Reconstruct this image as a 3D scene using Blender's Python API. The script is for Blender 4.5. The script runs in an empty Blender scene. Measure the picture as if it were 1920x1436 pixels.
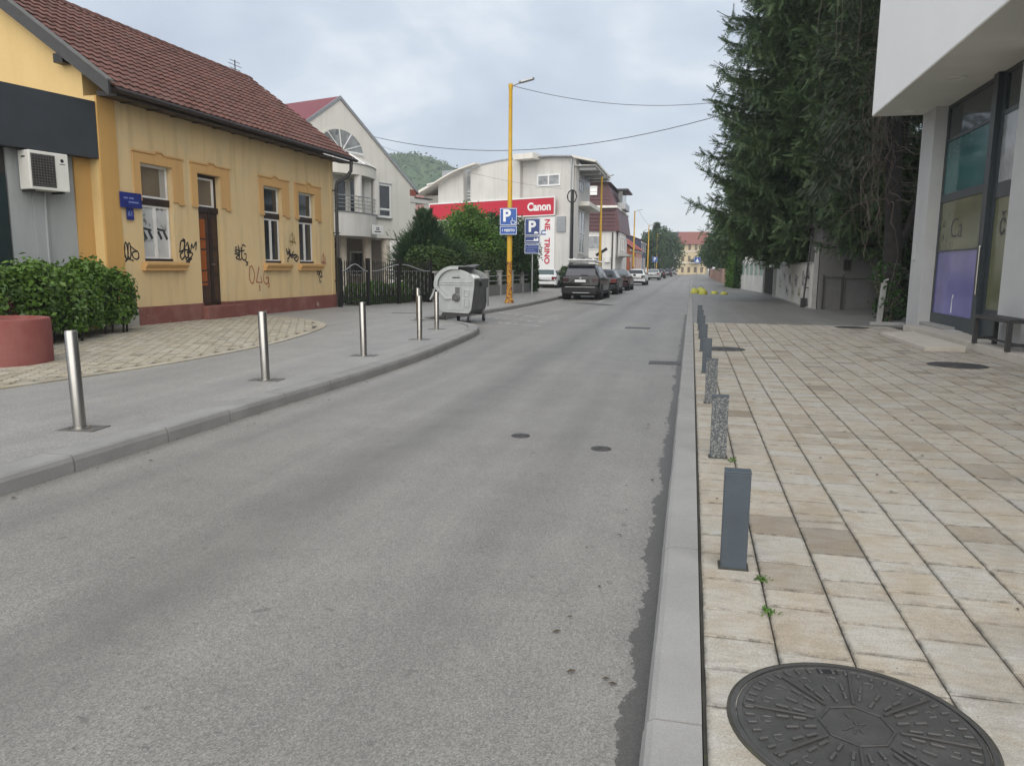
import bpy, bmesh, math, random
import numpy as np
from mathutils import Vector, Matrix, Euler

# ------------------------------------------------------------------ camera, world, sun, exposure
S = bpy.context.scene
COL = S.collection
R = math.radians
cam_d = bpy.data.cameras.new('camera'); cam = bpy.data.objects.new('camera', cam_d); COL.objects.link(cam)
cam_d.sensor_width = 36.0; cam_d.lens = 36.0 * 1420 / 1920
cam_d.clip_start = 0.05; cam_d.clip_end = 3000
CAM_H = 1.5
cam.matrix_world = (Matrix.Translation((0, 0, CAM_H)) @ Matrix.Rotation(R(13.140), 4, 'Z')
                    @ Matrix.Rotation(R(90 - 8.655), 4, 'X') @ Matrix.Rotation(R(0.45), 4, 'Z'))
S.camera = cam

W = bpy.data.worlds.new('World'); S.world = W; W.use_nodes = True
wn = W.node_tree.nodes; wl = W.node_tree.links; wn.clear()
SUN_EL, SUN_AZ = 38, 172            # azimuth measured clockwise from +Y
sky = wn.new('ShaderNodeTexSky'); sky.sky_type = 'NISHITA'; sky.sun_disc = False
sky.sun_elevation = R(SUN_EL); sky.sun_rotation = R(SUN_AZ)
bg1 = wn.new('ShaderNodeBackground'); bg1.inputs[1].default_value = 0.05
wl.new(sky.outputs[0], bg1.inputs[0])
tc = wn.new('ShaderNodeTexCoord'); mp = wn.new('ShaderNodeMapping')
mp.inputs['Scale'].default_value = (1.0, 1.0, 2.2); mp.inputs['Rotation'].default_value = (0.12, 0.25, 0.4)
wl.new(tc.outputs['Generated'], mp.inputs[0])
nz = wn.new('ShaderNodeTexNoise'); nz.inputs['Scale'].default_value = 2.7; nz.inputs['Detail'].default_value = 9
nz.inputs['Roughness'].default_value = 0.56; nz.inputs['Distortion'].default_value = 0.3
wl.new(mp.outputs[0], nz.inputs[0])
cr = wn.new('ShaderNodeValToRGB'); e = cr.color_ramp.elements
e[0].position = 0.33; e[0].color = (0.40, 0.455, 0.54, 1)
e[1].position = 0.70; e[1].color = (0.80, 0.82, 0.83, 1)
m_ = cr.color_ramp.elements.new(0.50); m_.color = (0.51, 0.565, 0.64, 1)
wl.new(nz.outputs[0], cr.inputs[0])
bg2 = wn.new('ShaderNodeBackground'); bg2.inputs[1].default_value = 0.52
wl.new(cr.outputs[0], bg2.inputs[0])
mx = wn.new('ShaderNodeMixShader'); mx.inputs[0].default_value = 0.90
wl.new(bg1.outputs[0], mx.inputs[1]); wl.new(bg2.outputs[0], mx.inputs[2])
wo = wn.new('ShaderNodeOutputWorld'); wl.new(mx.outputs[0], wo.inputs[0])

sd = bpy.data.lights.new('sun', 'SUN'); sd.energy = 1.5; sd.angle = R(90); sd.color = (1.0, 0.945, 0.87)
sun = bpy.data.objects.new('sun', sd); COL.objects.link(sun)
az = R(SUN_AZ); el = R(SUN_EL)
sun.rotation_euler = Vector((math.sin(az) * math.cos(el), math.cos(az) * math.cos(el), math.sin(el))).to_track_quat('Z', 'Y').to_euler()
S.view_settings.view_transform = 'Standard'; S.view_settings.look = 'None'
S.view_settings.gamma = 1; S.view_settings.exposure = 1.42; S.view_settings.use_curve_mapping = False
S.cycles.max_bounces = 6; S.cycles.diffuse_bounces = 3; S.cycles.glossy_bounces = 3; S.cycles.transparent_max_bounces = 6

# ------------------------------------------------------------------ helpers
rnd = random.Random(7)
rng = np.random.default_rng(11)

class MB:
    """collects faces for ONE mesh object"""
    def __init__(s): s.v = []; s.f = []; s.T = None
    def _add(s, vs, fs):
        n = len(s.v)
        if s.T is not None: vs = [tuple(s.T @ Vector(v)) for v in vs]
        s.v += [tuple(v) for v in vs]; s.f += [tuple(i + n for i in f) for f in fs]
        return s
    def box(s, x0, x1, y0, y1, z0, z1):
        return s._add([(x0,y0,z0),(x1,y0,z0),(x1,y1,z0),(x0,y1,z0),(x0,y0,z1),(x1,y0,z1),(x1,y1,z1),(x0,y1,z1)],
                      [(0,3,2,1),(4,5,6,7),(0,1,5,4),(1,2,6,5),(2,3,7,6),(3,0,4,7)])
    def quad(s, *p): return s._add(p, [tuple(range(len(p)))])
    def prism(s, poly, a, b, axis='z'):
        """poly: 2D ring; extruded from a to b. axis z: (x,y); axis x: (y,z); axis y: (x,z)"""
        n = len(poly)
        def P(p, h): return (p[0], p[1], h) if axis == 'z' else ((h, p[0], p[1]) if axis == 'x' else (p[0], h, p[1]))
        vs = [P(p, a) for p in poly] + [P(p, b) for p in poly]
        fs = [tuple(reversed(range(n))), tuple(range(n, 2*n))] + [(i, (i+1) % n, (i+1) % n + n, i + n) for i in range(n)]
        return s._add(vs, fs)
    def cyl(s, c, r, z0, z1, n=16, r2=None):
        r2 = r if r2 is None else r2
        a = [(math.cos(2*math.pi*i/n), math.sin(2*math.pi*i/n)) for i in range(n)]
        vs = [(c[0]+r*p, c[1]+r*q, z0) for p, q in a] + [(c[0]+r2*p, c[1]+r2*q, z1) for p, q in a]
        return s._add(vs, [tuple(reversed(range(n))), tuple(range(n, 2*n))] + [(i, (i+1) % n, (i+1) % n + n, i+n) for i in range(n)])
    def tube(s, pts, r, n=8, cap=True):
        pts = [Vector(p) for p in pts]; m = len(pts)
        rs = r if isinstance(r, (list, tuple)) else [r]*m
        rings = []; up = None
        for i, p in enumerate(pts):
            d = (pts[min(i+1, m-1)] - pts[max(i-1, 0)]).normalized()
            if up is None: up = d.orthogonal().normalized()
            up = (up - d*up.dot(d))
            up = up.normalized() if up.length > 1e-6 else d.orthogonal().normalized()
            w = d.cross(up)
            rings.append([tuple(p + (up*math.cos(2*math.pi*k/n) + w*math.sin(2*math.pi*k/n))*rs[i]) for k in range(n)])
        vs = [v for rg in rings for v in rg]
        fs = [(i*n+k, i*n+(k+1) % n, (i+1)*n+(k+1) % n, (i+1)*n+k) for i in range(m-1) for k in range(n)]
        if cap: fs += [tuple(reversed(range(n))), tuple(range((m-1)*n, m*n))]
        return s._add(vs, fs)
    def lathe(s, prof, c=(0, 0), n=24):
        m = len(prof); vs = []
        for r, z in prof:
            for k in range(n):
                a = 2*math.pi*k/n; vs.append((c[0]+r*math.cos(a), c[1]+r*math.sin(a), z))
        fs = [(i*n+k, i*n+(k+1) % n, (i+1)*n+(k+1) % n, (i+1)*n+k) for i in range(m-1) for k in range(n)]
        fs += [tuple(reversed(range(n))), tuple(range((m-1)*n, m*n))]
        return s._add(vs, fs)
    def ribbon(s, pts, w, y):
        """flat painted stroke in the x-z plane at depth y"""
        P = [Vector((p[0], p[1])) for p in pts]; m = len(P); L = []; Rr = []
        for i in range(m):
            d = (P[min(i+1, m-1)] - P[max(i-1, 0)])
            d = d.normalized() if d.length > 1e-9 else Vector((1, 0))
            nn = Vector((-d.y, d.x)) * w/2 * (0.75 + 0.5*rnd.random())
            L.append(P[i]+nn); Rr.append(P[i]-nn)
        vs = [(p.x, y, p.y) for p in L] + [(p.x, y, p.y) for p in Rr]
        return s._add(vs, [(i, i+1, m+i+1, m+i) for i in range(m-1)])
    def walls(s, x0, x1, z0, z1, y0, y1, ops):
        """a wall slab with rectangular openings (ox0,ox1,oz0,oz1)"""
        xs = sorted({x0, x1, *[min(max(o[k], x0), x1) for o in ops for k in (0, 1)]})
        for a, b in zip(xs, xs[1:]):
            if b - a < 1e-6: continue
            mid = (a+b)/2; z = z0
            for o in sorted([o for o in ops if o[0] < mid < o[1]], key=lambda o: o[2]):
                if o[2] > z: s.box(a, b, y0, y1, z, o[2])
                z = o[3]
            if z < z1: s.box(a, b, y0, y1, z, z1)
        return s

def obj(name, mb, m, parent=None, smooth=False, bevel=0, seg=2, loc=None, rot=None):
    me = bpy.data.meshes.new(name)
    me.from_pydata(mb.v, [], mb.f); me.update()
    if smooth: me.shade_smooth() if smooth is True else me.shade_smooth()
    me.materials.append(m)
    o = bpy.data.objects.new(name, me); COL.objects.link(o)
    if parent is not None: o.parent = parent
    if loc is not None: o.location = loc
    if rot is not None: o.rotation_euler = rot
    if smooth == 'auto':
        mod = o.modifiers.new('es', 'EDGE_SPLIT'); mod.split_angle = R(35)
    if bevel:
        b = o.modifiers.new('bevel', 'BEVEL'); b.width = bevel; b.segments = seg; b.limit_method = 'ANGLE'; b.angle_limit = R(40)
        b.harden_normals = False
    return o

def raw_mesh(name, v, f, m, parent=None, attr=None):
    """big mesh from numpy arrays: v (N,3), f (M,3 or 4)"""
    me = bpy.data.meshes.new(name); k = f.shape[1]
    me.vertices.add(len(v)); me.vertices.foreach_set('co', v.astype(np.float32).ravel())
    me.loops.add(f.size); me.loops.foreach_set('vertex_index', f.astype(np.int32).ravel())
    me.polygons.add(len(f)); me.polygons.foreach_set('loop_start', np.arange(0, f.size, k, dtype=np.int32))
    if attr is not None:
        a = me.attributes.new('tint', 'FLOAT', 'POINT'); a.data.foreach_set('value', attr.astype(np.float32))
    me.update(calc_edges=True); me.validate(); me.materials.append(m)
    o = bpy.data.objects.new(name, me); COL.objects.link(o)
    if parent is not None: o.parent = parent
    return o

def thing(name, label, cat, loc=(0, 0, 0), rz=0.0, group=None):
    o = bpy.data.objects.new(name, None); COL.objects.link(o); o.empty_display_size = 0.2
    o.location = loc; o.rotation_euler = (0, 0, rz); o['label'] = label; o['category'] = cat
    if group: o['group'] = group
    return o
def tag(o, label, cat, group=None):
    o['label'] = label; o['category'] = cat
    if group: o['group'] = group
    return o
def struct(o, label=None):
    o['kind'] = 'structure'
    if label: o['label'] = label
    return o
def stuff(o): o['kind'] = 'stuff'; return o
def dup(root, loc, rz, label, group=None):
    """a copy of a thing with copies of its parts and sub-parts"""
    def cp(o, p):
        c = o.copy(); COL.objects.link(c); c.parent = p
        for ch in o.children: cp(ch, c)
        return c
    r = cp(root, None); r.location = loc; r.rotation_euler = (0, 0, rz); r['label'] = label
    if group: r['group'] = group
    return r

# ------------------------------------------------------------------ materials
def srgb(r, g, b):
    f = lambda c: (c/255/12.92) if c/255 <= 0.04045 else ((c/255+0.055)/1.055)**2.4
    return (f(r), f(g), f(b))
class NT:
    def __init__(s, name):
        s.m = bpy.data.materials.new(name); s.m.use_nodes = True; s.n = s.m.node_tree.nodes; s.l = s.m.node_tree.links
        s.b = s.n['Principled BSDF']
    def new(s, t, **kw):
        n = s.n.new('ShaderNode' + t)
        for k, v in kw.items():
            if k.startswith('i_'):
                n.inputs[k[2:].replace('_', ' ')].default_value = v
            else: setattr(n, k, v)
        return n
    def link(s, a, b): s.l.new(a, b)
    def coord(s, kind='Object', scale=(1, 1, 1)):
        t = s.new('TexCoord') if kind != 'World' else s.new('NewGeometry')
        out = t.outputs[kind] if kind != 'World' else t.outputs['Position']
        mpn = s.new('Mapping'); mpn.inputs['Scale'].default_value = scale; s.link(out, mpn.inputs[0])
        return mpn.outputs[0]
    def noise(s, vec, scale, detail=4, rough=.55):
        n = s.new('TexNoise'); n.inputs['Scale'].default_value = scale; n.inputs['Detail'].default_value = detail
        n.inputs['Roughness'].default_value = rough; s.link(vec, n.inputs['Vector']); return n.outputs[0]
    def ramp(s, fac, p0, p1, c0=(0, 0, 0), c1=(1, 1, 1)):
        n = s.new('ValToRGB'); a = n.color_ramp.elements
        a[0].position = p0; a[0].color = (*c0, 1); a[1].position = p1; a[1].color = (*c1, 1)
        s.link(fac, n.inputs[0]); return n.outputs[0]
    def mix(s, fac, a, b, mode='MIX'):
        n = s.new('Mix', data_type='RGBA', blend_type=mode)
        for k, v in ((0, fac), (6, a), (7, b)):
            if isinstance(v, (int, float)): n.inputs[k].default_value = v
            elif isinstance(v, tuple): n.inputs[k].default_value = (*v, 1)
            else: s.link(v, n.inputs[k])
        return n.outputs[2]
    def math(s, op, a, b=0.0, clamp=False):
        n = s.new('Math', operation=op, use_clamp=clamp)
        for k, v in ((0, a), (1, b)):
            if isinstance(v, (int, float)): n.inputs[k].default_value = v
            else: s.link(v, n.inputs[k])
        return n.outputs[0]
    def color(s, c):
        if isinstance(c, tuple): s.b.inputs['Base Color'].default_value = (*c, 1)
        else: s.link(c, s.b.inputs['Base Color'])
    def bump(s, h, strength=.3, dist=.01):
        n = s.new('Bump'); n.inputs['Strength'].default_value = strength; n.inputs['Distance'].default_value = dist
        s.link(h, n.inputs['Height']); s.link(n.outputs[0], s.b.inputs['Normal'])
def mul(c, k): return tuple(min(1, x*k) for x in c)

def mat(name, col, rough=.75, var=.15, scale=3.0, fine=0.0, fscale=60., bump=0., bscale=40., bdist=.004, metal=0., spec=.5, kind='Object', col2=None, cover=.5):
    t = NT(name); v = t.coord(kind)
    c = t.mix(t.ramp(t.noise(v, scale, 6, .6), .3, .7), mul(col, 1-var), mul(col, 1+var))
    if col2 is not None:
        c = t.mix(t.ramp(t.noise(v, scale*1.7, 7, .65), cover-.04, cover+.06), c, col2)
    if fine: c = t.mix(t.ramp(t.noise(v, fscale, 3, .7), .3, .7), c, t.mix(1.0, c, mul((1, 1, 1), 1-fine), 'MULTIPLY'))
    t.color(c); t.b.inputs['Roughness'].default_value = rough; t.b.inputs['Metallic'].default_value = metal
    t.b.inputs['Specular IOR Level'].default_value = spec
    if bump: t.bump(t.noise(v, bscale, 4, .6), bump, bdist)
    return t.m
def plain(name, col, rough=.5, metal=0., spec=.5, coat=0.):
    t = NT(name); t.color(tuple(col)); t.b.inputs['Roughness'].default_value = rough; t.b.inputs['Metallic'].default_value = metal
    t.b.inputs['Specular IOR Level'].default_value = spec
    if coat: t.b.inputs['Coat Weight'].default_value = coat; t.b.inputs['Coat Roughness'].default_value = .05
    return t.m
def leafmat(name, c0, c1, rough=.55, scale=1.2, trans=.25):
    t = NT(name); v = t.coord('World')
    a = t.new('Attribute', attribute_name='tint')
    c = t.mix(a.outputs['Fac'], c0, c1)
    c = t.mix(t.ramp(t.noise(v, scale, 3, .6), .35, .65), t.mix(1.0, c, (.72, .74, .72), 'MULTIPLY'), c)
    t.color(c); t.b.inputs['Roughness'].default_value = rough; t.b.inputs['Specular IOR Level'].default_value = .35
    d = t.new('BsdfTranslucent'); t.link(c, d.inputs[0])
    ms = t.new('MixShader'); ms.inputs[0].default_value = trans
    t.link(t.b.outputs[0], ms.inputs[1]); t.link(d.outputs[0], ms.inputs[2])
    t.link(ms.outputs[0], t.n['Material Output'].inputs[0])
    return t.m

# ground materials ---------------------------------------------------
def asphalt(name, base, tracks=False):
    t = NT(name); g = t.new('NewGeometry'); p = g.outputs['Position']
    sx = t.new('SeparateXYZ'); t.link(p, sx.inputs[0]); X, Y = sx.outputs[0], sx.outputs[1]
    big = t.noise(p, .35, 5, .6); mid = t.noise(p, 2.3, 6, .65); fine = t.noise(p, 190, 2, .85)
    mps = t.new('Mapping'); mps.inputs['Scale'].default_value = (2.6, .16, 1); t.link(p, mps.inputs[0]); streak = t.noise(mps.outputs[0], 1, 5, .6)
    vor = t.new('TexVoronoi'); vor.inputs['Scale'].default_value = 165; t.link(p, vor.inputs['Vector'])
    c = t.mix(t.ramp(big, .3, .7), mul(base, .88), mul(base, 1.10))
    c = t.mix(t.ramp(mid, .35, .7), c, t.mix(1.0, c, (.86, .86, .87), 'MULTIPLY'))
    sp = t.ramp(fine, .35, .66, (.80, .80, .80), (1.2, 1.2, 1.19))
    c = t.mix(1.0, c, sp, 'MULTIPLY')
    c = t.mix(1.0, c, t.ramp(streak, .3, .7, (.84, .84, .845), (1.10, 1.10, 1.09)), 'MULTIPLY')
    sv = t.new('SeparateColor'); t.link(vor.outputs['Color'], sv.inputs[0])
    c = t.mix(1.0, c, t.ramp(sv.outputs[1], .02, .98, (.70, .70, .71), (1.30, 1.29, 1.27)), 'MULTIPLY')
    stones = t.ramp(sv.outputs[0], .86, .97)
    c = t.mix(t.math('MULTIPLY', stones, .5), c, mul(base, 1.8))
    if tracks:
        wob = t.math('MULTIPLY', t.math('SUBTRACT', t.noise(p, .22, 3), .5), .55)
        for cx, w, k in ((-2.35, .42, .40), (-1.0, .32, .16), (-3.75, .3, .15)):
            d = t.math('ABSOLUTE', t.math('SUBTRACT', t.math('ADD', X, wob), cx))
            mk = t.math('SUBTRACT', 1.0, t.math('DIVIDE', d, w), True)
            mk = t.math('MULTIPLY', t.math('MULTIPLY', mk, t.math('ADD', mid, .35)), k*1.5, True)
            c = t.mix(mk, c, mul(base, .45))
        # old dark sealing strip along the kerb, ragged edge
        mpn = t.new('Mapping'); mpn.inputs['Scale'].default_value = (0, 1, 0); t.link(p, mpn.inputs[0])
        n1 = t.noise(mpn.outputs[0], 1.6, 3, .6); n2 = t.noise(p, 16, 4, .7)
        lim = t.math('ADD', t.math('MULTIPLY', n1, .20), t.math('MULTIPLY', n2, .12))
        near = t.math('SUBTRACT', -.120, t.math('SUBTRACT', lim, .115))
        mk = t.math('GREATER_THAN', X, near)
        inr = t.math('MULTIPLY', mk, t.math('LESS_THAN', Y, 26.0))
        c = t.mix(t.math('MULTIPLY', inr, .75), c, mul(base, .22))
        sp2 = t.ramp(t.noise(p, 7, 2, .5), .71, .73)
        c = t.mix(t.math('MULTIPLY', sp2, .5), c, mul(base, .4))
        sp3 = t.ramp(t.noise(p, 12, 4, .75), .66, .69)
        c = t.mix(t.math('MULTIPLY', sp3, .6), c, mul(base, .3))
    t.color(c); t.b.inputs['Roughness'].default_value = .52; t.b.inputs['Specular IOR Level'].default_value = .5
    t.bump(t.math('ADD', fine, t.math('MULTIPLY', vor.outputs['Distance'], .8)), .4, .003)
    return t.m
def tilemat(name, cols, stain=.5):
    """per-piece tint from the mesh attribute, grain along x, dirt"""
    t = NT(name); p = t.coord('World'); a = t.new('Attribute', attribute_name='tint')
    n = t.new('ValToRGB'); el_ = n.color_ramp.elements
    for i, c in enumerate(cols):
        e_ = el_[i] if i < 2 else el_.new(.5)
        e_.position = i/(len(cols)-1); e_.color = (*c, 1)
    t.link(a.outputs['Fac'], n.inputs[0]); c = n.outputs[0]
    cl = t.ramp(t.noise(p, 5, 5, .6), .42, .60)
    c = t.mix(cl, c, t.mix(1.0, c, (.92, .865, .79), 'MULTIPLY'))
    mpn = t.new('Mapping'); mpn.inputs['Scale'].default_value = (9, 34, 9); t.link(p, mpn.inputs[0])
    c = t.mix(t.ramp(t.noise(mpn.outputs[0], 1, 5, .7), .38, .72), c, t.mix(1.0, c, (.80, .79, .77), 'MULTIPLY'))
    fine = t.noise(p, 160, 2, .85)
    c = t.mix(1.0, c, t.ramp(fine, .3, .7, (.70, .70, .70), (1.26, 1.26, 1.25)), 'MULTIPLY')
    c = t.mix(t.math('MULTIPLY', t.ramp(t.noise(p, 1.3, 7, .72), .52, .70), stain), c, mul(cols[0], .62))
    c = t.mix(t.math('MULTIPLY', t.ramp(t.noise(p, 23, 3, .6), .70, .74), .6), c, mul(cols[0], .3))
    ea = t.new('Attribute', attribute_name='edge')
    em = t.math('MULTIPLY', t.math('POWER', ea.outputs['Fac'], 1.6), t.ramp(t.noise(p, 17, 4, .7), .34, .66))
    c = t.mix(t.math('MULTIPLY', em, .70), c, mul(cols[0], .2))
    t.color(c); t.b.inputs['Roughness'].default_value = .85; t.b.inputs['Specular IOR Level'].default_value = .3
    t.bump(fine, .4, .0025)
    return t.m

M = {}
M['asphalt'] = asphalt('road asphalt', (.218, .209, .194), True)
M['walk'] = asphalt('sidewalk asphalt', (.262, .256, .244))
M['walk_dark'] = asphalt('old sidewalk asphalt', (.185, .180, .170))
M['ground'] = mat('ground soil', (.12, .115, .09), .95, .3, .5, bump=.5, kind='World')
M['kerb'] = mat('kerb concrete', (.30, .295, .282), .85, .10, 2.2, fine=.22, fscale=150, bump=.3, bscale=120, bdist=.002, kind='World')
M['kerb_dark'] = mat('weathered kerb', (.265, .261, .252), .85, .15, 2.2, fine=.25, fscale=150, bump=.35, bscale=120, bdist=.002, kind='World')
M['joint'] = mat('joint dirt', (.045, .042, .034), .95, .4, 7, kind='World', col2=(.05, .065, .025), cover=.62)
M['tile'] = tilemat('plaza stone', [(.28, .25, .21), (.425, .39, .335), (.415, .40, .365)])
M['paver'] = tilemat('grey paver', [(.30, .28, .23), (.42, .39, .32), (.37, .35, .30)], .35)
M['steel'] = mat('brushed steel', (.40, .385, .36), .30, .08, 4, fine=.12, fscale=200, metal=1.)
M['steel_plate'] = mat('bollard foot plate', (.12, .115, .105), .6, .2, 8, metal=.3)
M['post'] = mat('grey blue painted steel', (.055, .07, .085), .45, .15, 6, fine=.1, col2=(.20, .17, .14), cover=.70, bump=.1)
M['post_worn'] = mat('peeling painted steel', (.055, .065, .072), .55, .2, 55, col2=(.23, .23, .22), cover=.53, bump=.2, bscale=60)
M['iron'] = mat('cast iron', (.070, .068, .066), .55, .25, 7, fine=.25, fscale=90, bump=.25, bscale=140, bdist=.002, metal=.2)
M['iron_highlight'] = mat('worn highlit cast iron', (.092, .09, .088), .5, .25, 9, fine=.2, fscale=90, metal=.2)  # paler iron for raised relief: wear plus highlights put into the colour
def facade(name, base, dark, warm=None, grime=.5, rough=.88, chips=None, cut=.70):
    """plaster: cloudy tone, vertical rain streaks, fine grit"""
    t = NT(name); v = t.coord('Object')
    c = t.mix(t.ramp(t.noise(v, .55, 6, .6), .3, .7), mul(base, .93), mul(base, 1.05))
    if warm: c = t.mix(t.ramp(t.noise(v, 1.3, 6, .65), .48, .68), c, warm)
    mpn = t.new('Mapping'); mpn.inputs['Scale'].default_value = (3.5, 3.5, .28); t.link(v, mpn.inputs[0])
    st = t.ramp(t.noise(mpn.outputs[0], 1, 6, .65), .50, .78)
    c = t.mix(t.math('MULTIPLY', st, grime), c, dark)
    pat = t.ramp(t.noise(v, 2.6, 7, .7), .62, .70)
    c = t.mix(t.math('MULTIPLY', pat, grime*.5), c, mul(dark, 1.15))
    if chips: c = t.mix(t.ramp(t.noise(v, 2.3, 5, .75), cut, cut+.015), c, chips)
    f = t.noise(v, 70, 3, .7)
    c = t.mix(1.0, c, t.ramp(f, .3, .7, (.90, .90, .90), (1.06, 1.06, 1.06)), 'MULTIPLY')
    t.color(c); t.b.inputs['Roughness'].default_value = rough; t.b.inputs['Specular IOR Level'].default_value = .25
    t.bump(t.math('ADD', f, t.noise(v, 9, 4, .6)), .25, .006)
    return t.m
M['yellow'] = facade('ochre plaster', (.65, .485, .26), (.40, .30, .17), (.60, .475, .28), .7, chips=(.56, .47, .33), cut=.66)
M['yellow2'] = facade('fresh ochre plaster', (.62, .445, .20), (.46, .32, .13), None, .3)
M['orange'] = facade('orange plaster', (.52, .31, .105), (.36, .205, .075), None, .4)
M['orange_trim'] = facade('orange trim', (.57, .345, .14), (.40, .25, .11), None, .4)
M['plinth'] = facade('oxblood plinth', (.20, .075, .062), (.11, .05, .042), (.25, .12, .10), .5, chips=(.40, .34, .29), cut=.645)
M['plinth_bare'] = facade('bare plaster', (.36, .345, .31), (.2, .19, .17), None, .5)
M['greywall'] = facade('grey shop wall', (.33, .345, .345), (.2, .21, .215), None, .5)
M['dark_fascia'] = mat('charcoal fascia', (.030, .036, .042), .5, .15, 2)
M['black'] = plain('black paint', (.014, .013, .013), .45)
M['dkmetal'] = mat('dark metal', (.035, .034, .033), .5, .2, 8)
M['brown'] = mat('dark brown wood', (.026, .015, .012), .5, .25, 6, fine=.3, fscale=40)
M['brown2'] = mat('door panel wood', (.06, .028, .016), .45, .25, 6, fine=.3, fscale=40)
M['amber'] = plain('amber door glass', (.30, .085, .02), .25)
M['white'] = mat('white frame paint', (.66, .65, .62), .55, .10, 5, col2=(.45, .43, .40), cover=.66)
M['whitep'] = plain('white lacquer', (.78, .78, .77), .45)
M['rooftile'] = tilemat('clay roof tile', [(.115, .062, .054), (.185, .090, .076), (.150, .086, .078)], .5)
M['roof_red'] = mat('red metal roof', (.16, .028, .036), .5, .12, 3)
M['whitewall'] = facade('white render', (.74, .715, .65), (.46, .45, .41), None, .35)
M['whitewall2'] = facade('pale render', (.64, .625, .59), (.37, .36, .335), None, .45)
M['cream_col'] = mat('cream column', (.66, .585, .49), .7, .08, 3)
M['canon_red'] = plain('red banner', (.52, .018, .042), .45)
M['canon_white'] = plain('white banner', (.80, .80, .78), .45)
M['sign_blue'] = mat('traffic sign blue', (.018, .085, .34), .4, .12, 5)
M['sign_blue2'] = mat('dark sign blue', (.022, .05, .19), .4, .12, 5)
M['plaque_blue'] = mat('enamel blue', (.016, .025, .17), .4, .2, 8)
M['sign_white'] = plain('sign white', (.75, .77, .78), .4)
M['pale_blue'] = plain('faded blue print', (.16, .21, .45), .5)
M['lamp_yellow'] = mat('yellow pole paint', (.60, .36, .022), .5, .12, 5, col2=(.52, .34, .10), cover=.58)
M['lamp_rust'] = mat('rusty yellow paint', (.50, .25, .022), .65, .25, 6, col2=(.16, .055, .018), cover=.50)
M['galv'] = mat('galvanised steel', (.40, .41, .42), .45, .12, 6, metal=.6)
M['bin'] = mat('galvanised bin sheet', (.36, .38, .375), .45, .12, 4, col2=(.22, .21, .19), cover=.66, metal=.35, bump=.08, bscale=8, bdist=.02)
M['bin_dark'] = mat('dark bin sheet', (.115, .116, .116), .55, .2, 4, col2=(.06, .058, .056), cover=.60, metal=.3)  # darker sheet for side panels, floor, pocket and pivots
M['rubber'] = plain('rubber', (.018, .018, .018), .8)
M['glass'] = plain('window glass', (.022, .026, .028), .06, spec=.7)
M['glass_light'] = mat('pale window pane', (.30, .31, .32), .12, .35, 2.5)
M['glass_brown'] = mat('blind behind pane', (.17, .135, .095), .15, .15, 1.5)
M['glass_teal'] = mat('teal shop glass', (.04, .125, .13), .09, .25, .7)
M['glass_dark'] = mat('dark shop glass', (.022, .032, .034), .07, .2, .7)
M['glass_olive'] = mat('olive film glass', (.125, .13, .07), .12, .2, .8)
M['glass_purple'] = mat('violet film glass', (.15, .14, .345), .16, .22, .9)
M['shop_frame'] = mat('anthracite frame', (.035, .045, .05), .4, .1, 3)
M['concrete'] = mat('concrete', (.36, .355, .34), .85, .15, 3, fine=.2, fscale=80, bump=.2)
M['overhang'] = mat('white facade panel', (.88, .872, .85), .6, .03, .6)
M['soffit'] = mat('soffit plaster', (.74, .73, .66), .8, .08, .6)
M['gcol'] = mat('grey render column', (.50, .50, .49), .8, .06, 1.5, fine=.1)
M['stone_step'] = mat('step stone', (.50, .46, .40), .8, .10, 3, fine=.15, fscale=120)
M['red_planter'] = facade('red painted concrete', (.235, .075, .066), (.125, .05, .045), (.27, .11, .095), .6)
M['spray_black'] = plain('black spray paint', (.02, .018, .018), .7)
M['spray_red'] = plain('rust red spray paint', (.33, .095, .045), .7)
M['spray_olive'] = plain('olive spray paint', (.21, .16, .05), .7)
M['bark'] = mat('bark', (.026, .023, .021), .95, .35, 5, bump=.8, bscale=14, bdist=.03)
M['twig'] = mat('dry twig', (.125, .100, .085), .9, .3, 5)
M['spruce'] = leafmat('spruce needles', (.046, .084, .036), (.128, .188, .076), .6, .8, .15)
M['leaf'] = leafmat('leaf green', (.06, .14, .022), (.16, .30, .05), .5, 1.0, .3)
M['leaf_dk'] = leafmat('dark leaf green', (.025, .06, .018), (.06, .12, .03), .45, 1.3, .25)
M['laurel'] = leafmat('laurel green', (.045, .10, .018), (.16, .27, .05), .32, 1.6, .25)
M['hedge'] = leafmat('hedge green', (.032, .066, .018), (.085, .135, .03), .6, .9, .2)
M['barberry'] = leafmat('red leaf', (.07, .014, .016), (.14, .03, .03), .5, 2, .25)
M['farleaf'] = leafmat('far foliage', (.045, .085, .035), (.075, .13, .05), .7, .25, .2)
M['yellow_dome'] = mat('yellow paint', (.44, .43, .07), .6, .2, 6)
# ------------------------------------------------------------------ ground, road, kerbs, pavements
def catmull(pts, step=.12):
    P = [Vector((*p, 0)) for p in pts]; out = []
    P = [P[0]*2-P[1]] + P + [P[-1]*2-P[-2]]
    for i in range(1, len(P)-2):
        a, b, c, d = P[i-1:i+3]; n = max(1, int((c-b).length/step))
        for k in range(n):
            t = k/n
            out.append(.5*((2*b) + (c-a)*t + (2*a-5*b+4*c-d)*t*t + (3*b-a-3*c+d)*t**3))
    out.append(P[-2]); return [(p.x, p.y) for p in out]
def offset(path, d):
    out = []
    for i in range(len(path)):
        a = Vector(path[max(i-1, 0)]); b = Vector(path[min(i+1, len(path)-1)]); t = (b-a).normalized()
        out.append((path[i][0]-t.y*d, path[i][1]+t.x*d))
    return out

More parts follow.
